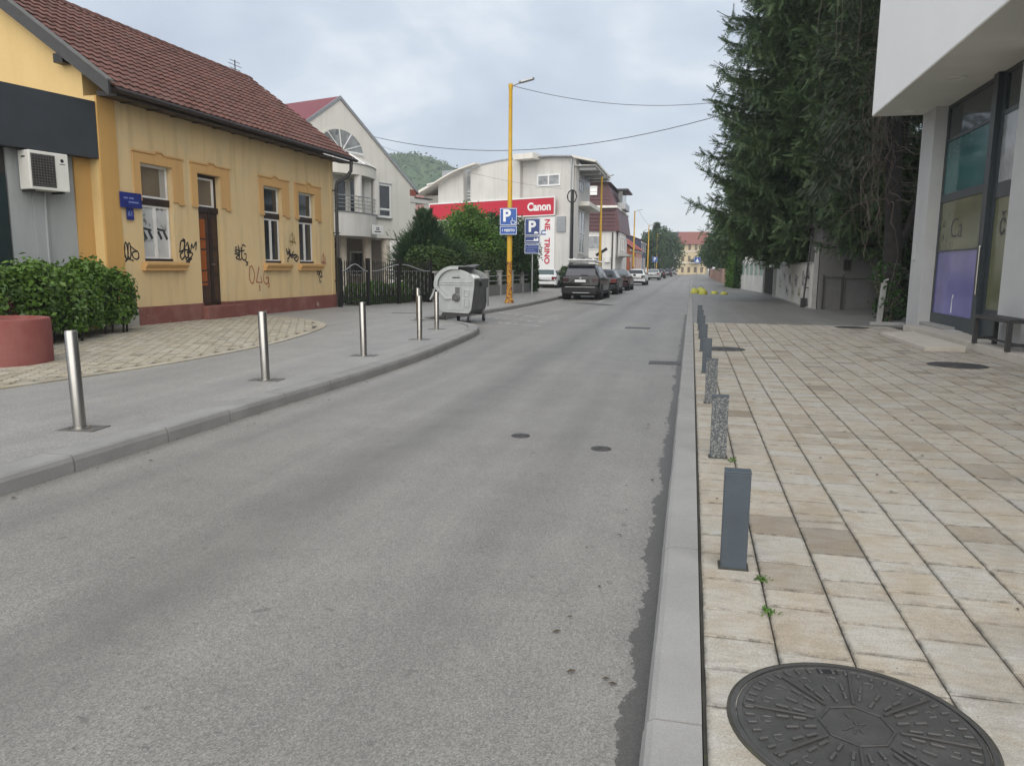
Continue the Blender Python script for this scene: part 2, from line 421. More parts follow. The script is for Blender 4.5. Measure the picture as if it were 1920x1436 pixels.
struct(obj('ground', MB().quad((-700, -100, -.30), (500, -100, -.30), (500, 900, -.30), (-700, 900, -.30)), M['ground']))
rd = MB()
for k in range(60):
    y0 = -8 + k*5; rd.quad((-9.5, y0, 0), (.3, y0, 0), (.3, y0+5, 0), (-9.5, y0+5, 0))
rd.quad((-60, 292, 0), (60, 292, 0), (60, 420, 0), (-60, 420, 0))
struct(obj('road', rd, M['asphalt']))

# left kerb ------------------------------------------------------------
KP = catmull([(-4.36, -3), (-4.36, 2), (-4.31, 4.5), (-4.26, 7), (-4.19, 9.5), (-4.22, 11.8), (-4.38, 14), (-4.52, 15.6), (-4.62, 16.4),
              (-4.86, 17.35), (-5.30, 18.15), (-5.85, 18.7), (-6.5, 19.05), (-6.95, 19.4), (-7.02, 20.1), (-6.75, 22), (-6.5, 24), (-6.31, 27), (-6.22, 30.5), (-6.2, 36)])
KB = offset(KP, .27)
kb = MB()
n = len(KP)
KI = offset(KP, .05)
for i in range(n-1):
    (a, b), (c, d), (e_, f_), (g, h) = KI[i], KI[i+1], KB[i+1], KB[i]
    kb._add([(a, b, -.05), (c, d, -.05), (e_, f_, -.05), (g, h, -.05)] + [(p[0]*.97+q[0]*.03, p[1]*.97+q[1]*.03, .112) for p, q in (((a, b), (g, h)), ((c, d), (e_, f_)))] +
            [(e_, f_, .112), (g, h, .112)], [(4, 5, 6, 7), (0, 1, 5, 4)])
kerb_l = struct(obj('kerb', kb, M['joint']))
acc = 0; start = 0; seg_len = 1.0
def kerb_stone(i0, i1):
    m = MB(); idx = list(range(i0, i1+1)); prof = []
    z = .13 + rnd.uniform(-.004, .004); ins = rnd.uniform(0, .008)
    for j, i in enumerate(idx):
        f = Vector(KP[i]); b_ = Vector(KB[i]); nrm = (b_-f).normalized()
        t = Vector((nrm.y, -nrm.x))
        sh = .008 if j == 0 else (-.008 if j == len(idx)-1 else 0)
        f = f + t*sh; b_ = b_ + t*sh
        ring = [(f+nrm*ins, -.06), (f+nrm*(ins+.006), .085), (f+nrm*(ins+.020), z-.012), (f+nrm*(ins+.038), z), (b_, z-.003), (b_, .05)]
        prof.append([(p.x, p.y, zz) for p, zz in ring])
    k = 6; vs = [v for r_ in prof for v in r_]
    fs = [(a*k+q, (a+1)*k+q, (a+1)*k+q+1, a*k+q+1) for a in range(len(prof)-1) for q in range(k-1)]
    fs += [tuple(range(k)), tuple(reversed(range((len(prof)-1)*k, len(prof)*k)))]
    m._add(vs, fs); return m
for i in range(1, n):
    acc += (Vector(KP[i])-Vector(KP[i-1])).length
    if acc >= seg_len or i == n-1:
        if KP[i][1] > .5: obj('kerb_stone', kerb_stone(start, i), M['kerb_dark'], kerb_l)
        acc = 0; start = i; seg_len = rnd.choice([.8, 1.0, 1.0, 1.02, .5])
struct(obj('far_kerb', MB().box(-6.47, -6.2, 36.02, 292, -.05, .13), M['kerb_dark']))

# left sidewalk slab -----------------------------------------------------
poly = [(x, y) for x, y in offset(KP, .288)] + [(-6.46, 36), (-6.46, 292), (-60, 292), (-60, -3)]
struct(obj('sidewalk', MB().prism(poly[::-1], -.2, .115), M['walk']))

# right kerb --------------------------------------------------------------
kerb_r = struct(obj('kerb', MB().box(-.07, .085, -4, 292, -.1, .105), M['joint']))
def kerb_r_stone(y0, y1):
    z = .13 + rnd.uniform(-.003, .003); dx = rnd.uniform(-.004, .004)
    ring = [(-.095+dx, -.05), (-.085+dx, .08), (-.072+dx, z-.012), (-.052+dx, z), (.088, z), (.088, .04)]
    return MB().prism([(p[0], -p[1]) for p in ring], 0, 1, 'z'), ring
y = .2; cnt = 0
while y < 60:
    L = 1.0 if rnd.random() < .8 else .5
    m, ring = MB(), None
    z = .13 + rnd.uniform(-.003, .003); dx = rnd.uniform(-.004, .004)
    ring = [(-.095+dx, -.05), (-.085+dx, .08), (-.072+dx, z-.012), (-.052+dx, z), (.088, z), (.088, .04)]
    m.prism(ring, y+.003, y+L-.003, 'y')
    obj('kerb_stone', m, M['kerb'], kerb_r); y += L
obj('kerb_run', MB().prism([(-.095, -.05), (-.085, .08), (-.06, .13), (.088, .13), (.088, .04)], y, 292, 'y'), M['kerb'], kerb_r)

# right pavement: stone tiles in rows -------------------------------------
struct(obj('sidewalk', MB().box(.096, 40, 20.30, 292, -.2, .13), M['walk_dark']))
pave = struct(obj('pavement', MB().box(.092, 40, -4, 20.29, -.2, .119), M['joint']))
tiles = []
for rI in range(19):
    xa = .10 + .26*rI; y = 1.2 + rnd.uniform(0, .3)
    while y < 20.27:
        L = rnd.choice([.12, .18, .24, .24, .26, .26, .32, .39])
        y1 = min(y+L, 20.285)
        if y1-y > .05 and xa < 4.83: tiles.append((xa, min(xa+.26, 4.825), y, y1))
        y += L
def tile_geo(x0, x1, y0, y1, ztop, g=.0028, b=.004):
    z = ztop + rnd.uniform(-.0018, .0018); tx, ty = rnd.uniform(-.0012, .0012), rnd.uniform(-.0012, .0012)
    x0 += g+rnd.uniform(0, .002); x1 -= g; y0 += g*.9+rnd.uniform(0, .004); y1 -= g*.9
    o = [(x0, y0), (x1, y0), (x1, y1), (x0, y1)]; i = [(x0+b, y0+b), (x1-b, y0+b), (x1-b, y1-b), (x0+b, y1-b)]
    vs = [(p[0], p[1], z-.02) for p in o] + [(p[0], p[1], z-.0035) for p in o] + [(p[0], p[1], z+(tx if k in (1, 2) else -tx)+(ty if k > 1 else -ty)) for k, p in enumerate(i)]
    b2 = b+.016; j = [(x0+b2, y0+b2), (x1-b2, y0+b2), (x1-b2, y1-b2), (x0+b2, y1-b2)]; ex_ = [1]*12 + [0]*4
    vs += [(p[0], p[1], z+(tx if k in (1, 2) else -tx)+(ty if k > 1 else -ty)) for k, p in enumerate(j)]
    fs = [(k, (k+1) % 4, (k+1) % 4+4, k+4) for k in range(4)] + [(k+4, (k+1) % 4+4, (k+1) % 4+8, k+8) for k in range(4)] + [(k+8, (k+1) % 4+8, (k+1) % 4+12, k+12) for k in range(4)] + [(12, 13, 14, 15)]
    return vs, fs
def attr_obj(name, mb, tints, m, parent):
    o = obj(name, mb, m, parent)
    a = o.data.attributes.new('tint', 'FLOAT', 'POINT'); a.data.foreach_set('value', np.array(tints, np.float32))
    if name.startswith('paver'):
        b_ = o.data.attributes.new('edge', 'FLOAT', 'POINT'); b_.data.foreach_set('value', np.tile(np.array([1]*24+[0]*12, np.float32), len(o.data.vertices)//36))
    if name.startswith('tile'):
        b_ = o.data.attributes.new('edge', 'FLOAT', 'POINT'); b_.data.foreach_set('value', np.tile(np.array([1]*12+[0]*4, np.float32), len(o.data.vertices)//16))
    return o
def inview(x, y):  # the photograph's field of view on the ground
    return y > 1.9 and -1.12*y < x < .46*y + .1
tiles.sort(key=lambda t: (not inview(t[0], t[2]), t[0]**2 + t[2]**2))
rest = MB(); rt = []
for k, t in enumerate(tiles):
    vs, fs = tile_geo(*t, .13); tint = min(1, max(0, rnd.gauss(.62, .25)))
    if k < 300:
        attr_obj('tile', MB()._add(vs, fs), [tint]*len(vs), M['tile'], pave)
    else: rest._add(vs, fs); rt += [tint]*len(vs)
stuff(attr_obj('tile_field', rest, rt, M['tile'], pave))

# left paved forecourt ----------------------------------------------------
FB = [(3.0, -8.1), (6.0, -7.55), (6.8, -7.43), (8.3, -7.2), (9.8, -7.1), (12, -7.2), (13.6, -7.5), (15.3, -7.92), (16.6, -8.45), (17.6, -9.25), (18.4, -10.2), (18.95, -11.2), (19.1, -12.3)]
def xb(y): return float(np.interp(y, [p[0] for p in FB], [p[1] for p in FB]))
fore = struct(obj('forecourt', MB().prism([(p[1], p[0]) for p in FB] + [(-16, 19.1), (-16, 3)], .10, .121), M['joint']))
FP = catmull([(p[1], p[0]) for p in FB]); inner = offset(FP, .17)
acc = 0; st = 0; ln_ = 1.0
for i in range(1, len(FP)):
    acc += (Vector(FP[i])-Vector(FP[i-1])).length
    if acc > ln_ or i == len(FP)-1:
        m = MB()
        for j in range(st, i):
            m.prism([FP[j], FP[j+1], inner[j+1], inner[j]], .08, .131)
        attr_obj('edging_strip', m, [rnd.random()]*len(m.v), M['paver'], fore); acc = 0; st = i
HP = [(-.1, -.0825), (.1, -.0825), (.1, -.045), (.07, -.015), (.07, .015), (.1, .045), (.1, .0825), (-.1, .0825), (-.1, .045), (-.07, .015), (-.07, -.015), (-.1, -.045)]
pv = []; ca, sa = math.cos(R(28)), math.sin(R(28))
for i in range(-80, 80):
    for j in range(-90, 90):
        u, v = i*.17, j*.165 + (.0825 if i % 2 else 0)
        x, yy = -10 + u*ca - v*sa, 12.5 + u*sa + v*ca
        if 5.2 < yy < 19 and -12.9 < x < xb(yy) - .19 and x > -1.16*yy and x > -12.45: pv.append((x, yy))
pv.sort(key=lambda p: p[0]**2 + p[1]**2)
rest = MB(); rt = []
for k, (x, yy) in enumerate(pv):
    z = .130 + rnd.uniform(-.003, .003); tx, ty = rnd.uniform(-.02, .02), rnd.uniform(-.02, .02)
    tp = [(p[0]*.92, p[1]*.91) for p in HP]
    vs = [(x + p[0]*ca - p[1]*sa, yy + p[0]*sa + p[1]*ca, z + p[0]*tx + p[1]*ty) for p in tp] + \
         [(x + p[0]*.95*ca - p[1]*.95*sa, yy + p[0]*.95*sa + p[1]*.95*ca, z-.02) for p in HP] + \
         [(x + p[0]*.78*ca - p[1]*.78*sa, yy + p[0]*.78*sa + p[1]*.78*ca, z + p[0]*tx + p[1]*ty) for p in HP]
    fs = [tuple(range(24, 36))] + [(q+12, (q+1) % 12+12, (q+1) % 12, q) for q in range(12)] + [(q, (q+1) % 12, (q+1) % 12+24, q+24) for q in range(12)]
    tint = min(1, max(0, rnd.gauss(.5, .28)))
    if k < 300: attr_obj('paver', MB()._add(vs, fs), [tint]*36, M['paver'], fore)
    else: rest._add(vs, fs); rt += [tint]*36
stuff(attr_obj('paver_field', rest, rt, M['paver'], fore))

# road markings, patch
wp = mat('worn road paint', (.55, .55, .53), .8, .15, 3, kind='World', col2=(.26, .258, .25), cover=.47)
dk = mat('dark asphalt patch', (.10, .10, .10), .9, .25, 3, fine=.3, fscale=120, kind='World')
for p in ([(-6.35, 20.9), (-3.75, 19.25), (-3.72, 19.40), (-6.32, 21.05)], [(-6.5, 22.6), (-3.9, 20.7), (-3.87, 20.85), (-6.47, 22.75)], [(-6.5, 24.9), (-3.8, 22.0), (-3.77, 22.15), (-6.47, 25.05)],
          [(-4.05, 33.5), (-3.95, 33.5), (-3.95, 41), (-4.05, 41)], [(-3.98, 48), (-3.88, 48), (-3.88, 60), (-3.98, 60)], [(-4.2, 30.2), (-6.2, 32.9), (-6.2, 33.05), (-4.2, 30.35)]):
    struct(obj('road_marking', MB().quad(*[(x, y_, .005) for x, y_ in p]), wp))
struct(obj('asphalt_patch', MB().quad((-4.9, 32.6, .004), (-3.2, 30.9, .004), (-3.0, 31.6, .004), (-4.6, 33.2, .004)), dk))
struct(obj('hill_road', MB().quad((-.09, 20, .134), (.6, 20, .134), (.6, 20.05, .134), (-.09, 20.05, .134)), M['joint'])) if False else None

def round_cover(label, x, y_, z, r, group=None, m='iron'):
    t = thing('manhole_cover', label, 'manhole cover', (x, y_, z), rnd.uniform(0, 3), group)
    obj('frame', MB().lathe([(r, -.03), (r, .004), (r*.9, .006), (r*.9, -.02)], n=40), M[m], t)
    obj('lid', MB().lathe([(r*.885, -.03), (r*.885, .003), (r*.86, .005), (.001, .005)], n=40), M[m], t)
    for a in range(6):
        c, s_ = math.cos(a*math.pi/3), math.sin(a*math.pi/3)
        b = MB(); b.T = Matrix.Rotation(a*math.pi/3, 4, 'Z'); b.box(r*.2, r*.8, -.012, .012, .004, .0095); obj('rib', b, M[m], t)
    return t
round_cover('round iron manhole cover in the plaza stones before the shop step', 3.86, 12.25, .131, .40)
round_cover('round iron manhole cover among the plaza stones beside the short posts', .60, 13.6, .131, .36)
round_cover('round iron manhole cover at the far end of the plaza stones', 3.83, 19.7, .131, .38)
round_cover('small round valve cover in the middle of the road', -1.44, 6.53, .001, .085)
round_cover('small round valve cover in the road nearer the right kerb', -.68, 6.22, .001, .085)
def grate(label, x, y_, w, d, rz=0.0):
    t = thing('drain_grate', label, 'drain', (x, y_, .001), rz)
    obj('frame', MB().box(-w/2, w/2, -d/2, d/2, -.02, .006), M['iron'], t)
    for k in range(7):
        u = -w/2*.84 + k*w*.84/6
        obj('slot', MB().box(u-.012, u+.012, -d*.4, d*.4, .0, .0085), M['black'], t)
grate('square road drain grate beside the right kerb', -.36, 12.35, .5, .42)
grate('square road drain grate in mid road beyond the kerb grate', -1.28, 19.55, .62, .5)

# the big near cover ------------------------------------------------------
t = thing('manhole_cover', 'large dark cast iron manhole cover in the nearest plaza stones', 'manhole cover', (.545, 2.30, .131), R(-12))
r = .37
obj('dirt_joint', MB().lathe([(r+.012, -.02), (r+.010, .0015), (r-.002, .0025), (r-.002, -.02)], n=64), M['joint'], t)
obj('frame', MB().lathe([(r, -.03), (r, .004), (r*.985, .007), (r*.955, .007), (r*.955, -.02)], n=64), M['iron'], t)
obj('lid', MB().lathe([(r*.945, -.03), (r*.945, .003), (r*.93, .006), (r*.90, .006), (r*.895, .0035), (.001, .0035)], n=64), M['iron'], t)
def put(name, mbf, ang, rr, m='iron', off=0.0):
    o = obj(name, mbf, M[m], t, bevel=.0015, seg=1); o.location = (rr*math.cos(ang)-off*math.sin(ang), rr*math.sin(ang)+off*math.cos(ang), .0035); o.rotation_euler = (0, 0, ang); return o
rib = MB().box(-.105, .105, -.0045, .0045, 0, .008)
for k in range(8): put('rib', rib, k*math.pi/4 + .1, .225)
side = MB().box(-.004, .004, -.042, .042, 0, .005)
for k in range(8): put('ring_side', side, k*math.pi/4 + math.pi/8 + .1, .098)
d1 = MB().box(-.019, .019, -.0045, .0045, 0, .008); d2 = MB().box(-.014, .014, -.0045, .0045, 0, .007)
hook = MB().tube([(-.014, -.012, .001), (.010, -.014, .001), (.016, 0, .001), (.010, .014, .001), (-.008, .012, .001)], .0035, 6)
for k in range(8):
    for s_ in (-.26, 0, .26):
        a = k*math.pi/4 + math.pi/8 + .1 + s_
        put('raised_dash', d1, a, .145 if s_ == 0 else .165, 'iron_highlight')
        put('raised_dash', d1, a, .200 if s_ == 0 else .215, 'iron_highlight')
    for s_ in (-.18, .18): put('raised_hook', hook, k*math.pi/4 + math.pi/8 + .1 + s_, .262, 'iron_highlight')
for k in range(48): put('edge_tooth', d2, k*2*math.pi/48, .312, 'iron_highlight')
put('lifting_slot', MB().box(-.022, .022, -.034, .034, 0, .0015), R(108), .318, 'black')
for k in range(7): put('raised_mark', MB().box(-.012, .012, -.0035, .0035, 0, .004), rnd.uniform(0, 6), rnd.uniform(.01, .055))
# ------------------------------------------------------------------ text
def text(name, s, size, m, parent, loc, rot=(math.pi/2, 0, 0), bold=0.0, sx=1.0, align='CENTER', spacing=1.0, ext=.0015):
    c = bpy.data.curves.new(name, 'FONT'); c.body = s; c.size = size; c.align_x = align; c.align_y = 'CENTER'
    c.offset = bold; c.extrude = ext; c.space_character = spacing; c.resolution_u = 4
    o = bpy.data.objects.new('tmp', c); COL.objects.link(o)
    dg = bpy.context.evaluated_depsgraph_get(); me = bpy.data.meshes.new_from_object(o.evaluated_get(dg))
    bpy.data.objects.remove(o); bpy.data.curves.remove(c)
    me.materials.clear(); me.materials.append(m)
    q = bpy.data.objects.new(name, me); COL.objects.link(q); q.parent = parent; q.location = loc; q.rotation_euler = rot; q.scale = (sx, 1, 1)
    return q

# ------------------------------------------------------------------ ochre house on the left
hz = math.atan2(1, .035)
H = thing('ochre_house', 'old ochre single storey house with red brown tiled roof and graffiti', 'house', (-11.9, 24.0, 0), hz)
X0, X1 = -9.95, .12
W1 = (-8.80, -7.76, 1.58, 3.78); DR = (-6.85, -5.92, .50, 3.78); W3 = (-3.98, -3.02, 1.58, 3.77); W4 = (-2.10, -1.10, 1.58, 3.77)
ops = [W1, DR, W3, W4]
obj('front_wall', MB().walls(X0+.50, X1, .54, 5.10, 0, .3, [tuple(o) for o in ops]), M['yellow'], H)
obj('corner_pilaster', MB().box(X0, X0+.49, -.03, .02, .1, 4.98), M['orange'], H)
obj('gable_end_strip', MB().box(X0+.01, X0+.48, .021, .301, .1, 4.98), M['yellow2'], H)
obj('end_pilaster', MB().box(X1-.20, X1+.02, -.02, -.002, .55, 5.05), M['yellow'], H)
# gable body
RD, RZ = 3.3, 7.88; ED, EZ = -.55, 5.10; SL = (RZ-EZ)/(RD-ED)
gz = lambda yy: EZ + (yy-ED)*SL - .16
gab = [(.302, .1), (2*RD-.302, .1), (2*RD-.302, gz(.302)), (RD, gz(RD)), (.302, gz(.302))]
obj('gable_wall', MB().prism(gab, X0+.01, X1-.02, 'x'), M['yellow2'], H)
# plinth, peeled in places
obj('plinth', MB().walls(X0+.8, X1+.03, .0, .54, -.05, .3, [(DR[0]-.02, DR[1]+.02, .46, .6)]), M['plinth'], H)
obj('plinth', MB().box(X0, X0+.79, -.05, .3, 0, .50), M['plinth_bare'], H)
obj('doorstep', MB().box(-6.95, -5.35, -.22, -.052, .05, .46), M['plinth'], H, bevel=.015)
def outline_trim(x0, x1, zt, zl, w0, w1, zb):
    """flat plaster surround with dropped ears and a small keystone rise"""
    m = MB(); y0, y1 = -.03, -.002; mid = (x0+x1)/2
    m.prism([(x0, zl), (w0-.005, zl), (w0-.005, zb), (w1+.005, zb), (w1+.005, zl), (x1, zl), (x1, zt), (mid+.14, zt), (mid+.10, zt+.05), (mid-.10, zt+.05), (mid-.14, zt), (x0, zt)][::-1], y0, y1, 'y')
    return m
for k, (o, tx0, tx1) in enumerate(((W1, -9.02, -7.38), (DR, -7.08, -5.54), (W3, -4.18, -2.64), (W4, -2.30, -.72))):
    obj('surround', outline_trim(tx0, tx1, 4.00, 2.98, o[0], o[1], o[3]), M['orange_trim'], H)
    mid = (tx0+tx1)/2
    lab = MB()
    lab.prism([(tx0-.03, 4.00), (mid-.16, 4.00), (mid-.11, 4.055), (mid+.11, 4.055), (mid+.16, 4.00), (tx1+.03, 4.00), (tx1+.03, 4.035), (mid+.14, 4.035), (mid+.09, 4.09), (mid-.09, 4.09), (mid-.14, 4.035), (tx0-.03, 4.035)], -.055, -.0005, 'y')
    obj('hood_mould', lab, M['orange_trim'], H)
    for e0, e1 in ((tx0-.01, tx0+.20), (tx1-.20, tx1+.01)):
        obj('ear_block', MB().box(e0, e1, -.05, -.031, 2.93, 2.98), M['orange_trim'], H)
def house_window(o, upper, lower):
    x0, x1, z0, z1 = o; zt0, zt1 = 2.86, 3.02
    w = obj('window', MB().box(x0, x1, .10, .16, zt0, zt1), M['brown'], H)     # heavy dark transom
    obj('reveal', MB().walls(x0, x1, z0, z1, .17, .29, [(x0+.03, x1-.03, z0+.03, z1-.03)]), M['orange_trim'], w)
    obj('bottom_rail', MB().box(x0, x1, .085, .16, z0, z0+.06), M['brown'], w)
    fr = MB(); fr.walls(x0, x1-.02, zt1, z1, .12, .17, [(x0+.045, x1-.075, zt1+.05, z1-.06)])
    obj('sash', fr, M['white'], w)
    mid = (x0+x1)/2 + .02
    f2 = MB(); f2.walls(x0, x1-.02, z0+.06, zt0, .12, .17, [(x0+.04, mid-.045, z0+.10, zt0-.05), (mid+.045, x1-.07, z0+.10, zt0-.05)])
    obj('sash', f2, M['white'], w)
    obj('pane', MB().box(x0+.03, x1-.06, .142, .150, zt1+.03, z1-.04), upper, w)
    obj('pane', MB().box(x0+.03, mid-.01, .143, .151, z0+.08, zt0-.03), lower, w)
    obj('pane', MB().box(mid+.01, x1-.06, .143, .151, z0+.08, zt0-.03), lower, w)
    if upper is M['glass_brown']: obj('curtain', MB().box(x1-.26, x1-.07, .136, .1415, zt1+.06, z1-.07), M['plinth_bare'], w)
    return w
pale_lower_pane = mat('pale blotchy pane', (.46, .47, .47), .35, .12, 2.5, col2=(.10, .105, .10), cover=.60)  # pale grey with dark blotches, for the lower panes of one window
ww = house_window(W1, M['glass_brown'], pale_lower_pane)
for (a, b) in ((-8.72, -8.34), (-8.22, -7.88)):
    m = MB()
    for sx in (0, .19):
        m.prism([(a+.03+sx, 2.26), (a+.09+sx, 2.30), (a+.20+sx, 2.12), (a+.14+sx, 2.08)], .1375, .1415, 'y')
    obj('window_letters', m, M['dark_fascia'], ww)
    obj('window_letters', MB().prism([(a+.03, 2.36), (b-.04, 2.32), (b-.04, 2.27), (a+.03, 2.31)], .1375, .1415, 'y'), M['dark_fascia'], ww)
house_window(W3, M['glass'], M['glass']); house_window(W4, M['glass'], M['glass'])
for o in (W1, W3, W4):
    s_ = obj('sill', MB().prism([(-.16, 1.50), (-.16, 1.55), (-.002, 1.56), (-.002, 1.36), (-.10, 1.37), (-.10, 1.42)], o[0]-.12, o[1]+.28, 'x'), M['orange_trim'], H)
# door
d = obj('door', MB().walls(DR[0], DR[1], DR[2], DR[3], .15, .26, [(DR[0]+.07, DR[1]-.09, 2.98, 3.70)]), M['brown'], H)
obj('fanlight', MB().box(DR[0]+.06, DR[1]-.08, .17, .18, 2.97, 3.71), M['glass_brown'], d)
obj('fanlight_frame', MB().walls(DR[0]+.07, DR[1]-.09, 2.98, 3.70, .155, .17, [(DR[0]+.10, DR[1]-.17, 3.02, 3.65)]), M['white'], d)
obj('transom', MB().box(DR[0], DR[1], .10, .149, 2.83, 2.97), M['brown'], d)
obj('leaf', MB().box(DR[0]+.05, -6.32, .135, .149, .52, 2.82), M['brown2'], d); obj('leaf', MB().box(-6.30, DR[1]-.06, .125, .149, .52, 2.82), M['brown'], d)
for z0, z1 in ((2.18, 2.66), (1.92, 2.14), (1.38, 1.88), (1.08, 1.34), (.98, 1.04)):
    obj('door_glass', MB().box(-6.67, -6.46, .128, .134, z0, z1), M['amber'], d)
for z0, z1 in ((1.98, 2.7), (1.3, 1.86), (.62, 1.18)):
    obj('door_panel', MB().box(-6.21, -6.04, .113, .124, z0, z1), M['brown2'], d, bevel=.008)
obj('handle', MB().tube([(-6.29, .12, 1.52), (-6.29, .07, 1.52), (-6.21, .07, 1.52)], .012, 6), M['steel'], d)
# roof
rx0, rx1 = -10.16, .72
th = .10
fl = math.hypot(RD-ED, RZ-EZ); ang = math.atan2(RZ-EZ, RD-ED)
roof = obj('roof', MB().prism([(ED, EZ-.02), (RD, RZ-.02), (2*RD-ED, EZ-.02), (2*RD-ED, EZ-th), (RD, RZ-th-.03), (ED, EZ-th)], rx0, rx1, 'x'), M['brown'], H)
tw = .2416; nx = int(round((rx1-rx0)/tw)); nrow = 17; ex = fl/nrow
prof = [(0, .006), (.03, .020), (.075, .029), (.12, .020), (.15, .008), (.20, .005), (.2416, .006)]
def tile_mesh(k):
    m = MB(); n_ = len(prof); l = ex + .05; dz = rnd.uniform(-.006, .006)
    vs = [(p, 0, z + .044 + dz) for p, z in prof] + [(p, l, z + .006) for p, z in prof] + [(p, 0, z + .008 + dz) for p, z in prof]
    fs = [(i, i+1, n_+i+1, n_+i) for i in range(n_-1)] + [(2*n_+i, 2*n_+i+1, i+1, i) for i in range(n_-1)]
    m._add(vs, fs); return m
cells = []
for r_ in range(nrow):
    for c_ in range(nx):
        lx = rx0 + c_*tw; ly = ED + r_*ex*math.cos(ang); lz = EZ + r_*ex*math.sin(ang)
        w_ = Matrix.Rotation(hz, 4, 'Z') @ Vector((lx, ly, lz)) + Vector((-11.9, 24, 0))
        vis = w_.x > -.97*w_.y - 1.0
        cells.append((not vis, w_.length, lx, ly, lz))
cells.sort()
rest = MB(); rt = []; TR = Matrix.Rotation(ang, 4, 'X')
for k, (_, _, lx, ly, lz) in enumerate(cells):
    m = tile_mesh(k); tint = min(1, max(0, rnd.gauss(.5, .25)))
    if k < 300:
        o = attr_obj('roof_tile', m, [tint]*len(m.v), M['rooftile'], roof); o.location = (lx, ly, lz); o.rotation_euler = (ang + rnd.uniform(-.012, .012), 0, rnd.uniform(-.014, .014))
    else:
        m.T = None; rest.T = Matrix.Translation((lx, ly, lz)) @ TR; rest._add(m.v, m.f); rt += [tint]*len(m.v)
stuff(attr_obj('roof_tile_field', rest, rt, M['rooftile'], roof))
for k in range(int((rx1-rx0)/.36)):                                       # ridge tiles
    a = rx0 + k*.36; m = MB(); n_ = 7; vs = []
    for xx, rr in ((a-.02, .115), (a+.37, .098)):
        vs += [(xx, RD + rr*math.cos(math.pi*q/(n_-1)), RZ - .015 + rr*math.sin(math.pi*q/(n_-1))) for q in range(n_)]
    m._add(vs, [(q, q+1, n_+q+1, n_+q) for q in range(n_-1)] + [tuple(range(n_))])
    attr_obj('ridge_tile', m, [rnd.random()]*len(m.v), M['rooftile'], roof)
obj('verge_board', MB().prism([(ED-.05, EZ-.20), (ED-.05, EZ+.08), (RD, RZ+.10), (RD, RZ-.18)], rx0-.06, rx0-.005, 'x'), M['dkmetal'], roof)
obj('verge_cap', MB().prism([(ED-.06, EZ+.082), (ED-.06, EZ+.11), (RD, RZ+.13), (RD, RZ+.102)], rx0-.08, rx0+.10, 'x'), M['steel_plate'], roof)
obj('purlin_end', MB().box(rx0-.0, X0-.01, .55, .78, gz(.55)-.12, gz(.55)+.06), M['black'], roof)
obj('soffit', MB().prism([(ED+.03, EZ-.12), (-.035, EZ-.02), (-.035, EZ-.13), (ED+.03, EZ-.16)], X0+.02, rx1-.03, 'x'), M['brown'], roof)
for k in range(13):
    a = -9.3 + k*.78
    obj('rafter_tail', MB().prism([(-.44, EZ-.165), (-.44, EZ-.14), (-.04, EZ-.12), (-.04, EZ-.15)], a, a+.10, 'x'), M['brown'], roof)
gut = MB().tube([(rx0+.12, ED-.04, EZ-.05), (rx1+.06, ED-.04, EZ-.05)], .055, 10); obj('gutter', gut, M['brown'], H)
obj('downpipe', MB().tube([(.42, ED-.02, EZ-.10), (.42, ED, EZ-.42), (.36, -.42, EZ-.62), (.16, -.16, EZ-.82), (.13, -.13, EZ-1.05), (.13, -.13, 1.2), (.13, -.13, .15)], .058, 10), M['dkmetal'], H)
for z in (1.0, 2.6, 4.0): obj('pipe_clip', MB().box(.06, .20, -.20, -.002, z, z+.03), M['dkmetal'], H)
# graffiti: sprayed strokes on the wall
def strokes(lst, w, m, name='graffiti'):
    g = MB()
    for p in lst:
        q = catmull(p, .02) if len(p) > 2 else p
        g.ribbon(q, w*1.55, -.0045)
    o = obj(name, g, M[m], H); return o
def S_(pts, ox, oz, sx, sz): return [(ox + x*sx, oz + z*sz) for x, z in pts]
def scribble(ox, oz, w, h, lst): return [S_(p, ox, oz, w, h) for p in lst]
A = [[(0, .1), (.05, .9), (.18, .95), (.22, .2), (.10, 0), (.02, .3)], [(.24, .3), (.30, .95), (.42, .9), (.44, .3), (.34, 0), (.25, .2)], [(.42, .8), (.7, .6), (.95, .45), (1, .15), (.85, 0), (.6, .1), (.55, .4), (.9, .5)], [(0, -.15), (.25, 0), (.6, -.1)]]
strokes(scribble(-9.42, 1.62, .42, .36, A), .022, 'spray_black')
B = [[(.0, .55), (.1, .95), (.3, .9), (.2, .55), (.02, .4), (.1, .2), (.3, .35)], [(.32, .95), (.28, .4), (.45, .3), (.5, .9), (.36, .75)], [(.5, .25), (.52, .8), (.62, .5), (.72, .85), (.8, .7), (1.0, .95), (.95, .6)], [(.4, .5), (.75, .45), (.55, .2), (.7, .25)], [(.3, .25), (.5, .08), (.55, .25), (.28, 0)], [(-.05, .5), (.35, .6), (.6, .55)], [(.2, 1.05), (.32, 1.0), (.34, .9)]]
strokes(scribble(-7.62, 1.52, .62, .58, B), .026, 'spray_black')
Cg = [[(.05, .6), (.1, .85), (.2, .8), (.12, .6), (.3, .55)], [(0, .5), (.3, .45), (.1, .3), (.35, .2)], [(.3, .95), (.33, .3)], [(.42, .85), (.36, .3), (.5, .25), (.52, .85)], [(.85, .9), (.6, .95), (.55, .3), (.8, .2), (.85, .5), (.7, .5)], [(.75, .2), (.95, 0), (.8, -.1)], [(.8, .05), (1.0, .08)], [(.2, .7), (.5, .65), (.75, .7)]]
strokes(scribble(-5.45, 1.55, .62, .52, Cg), .024, 'spray_black')
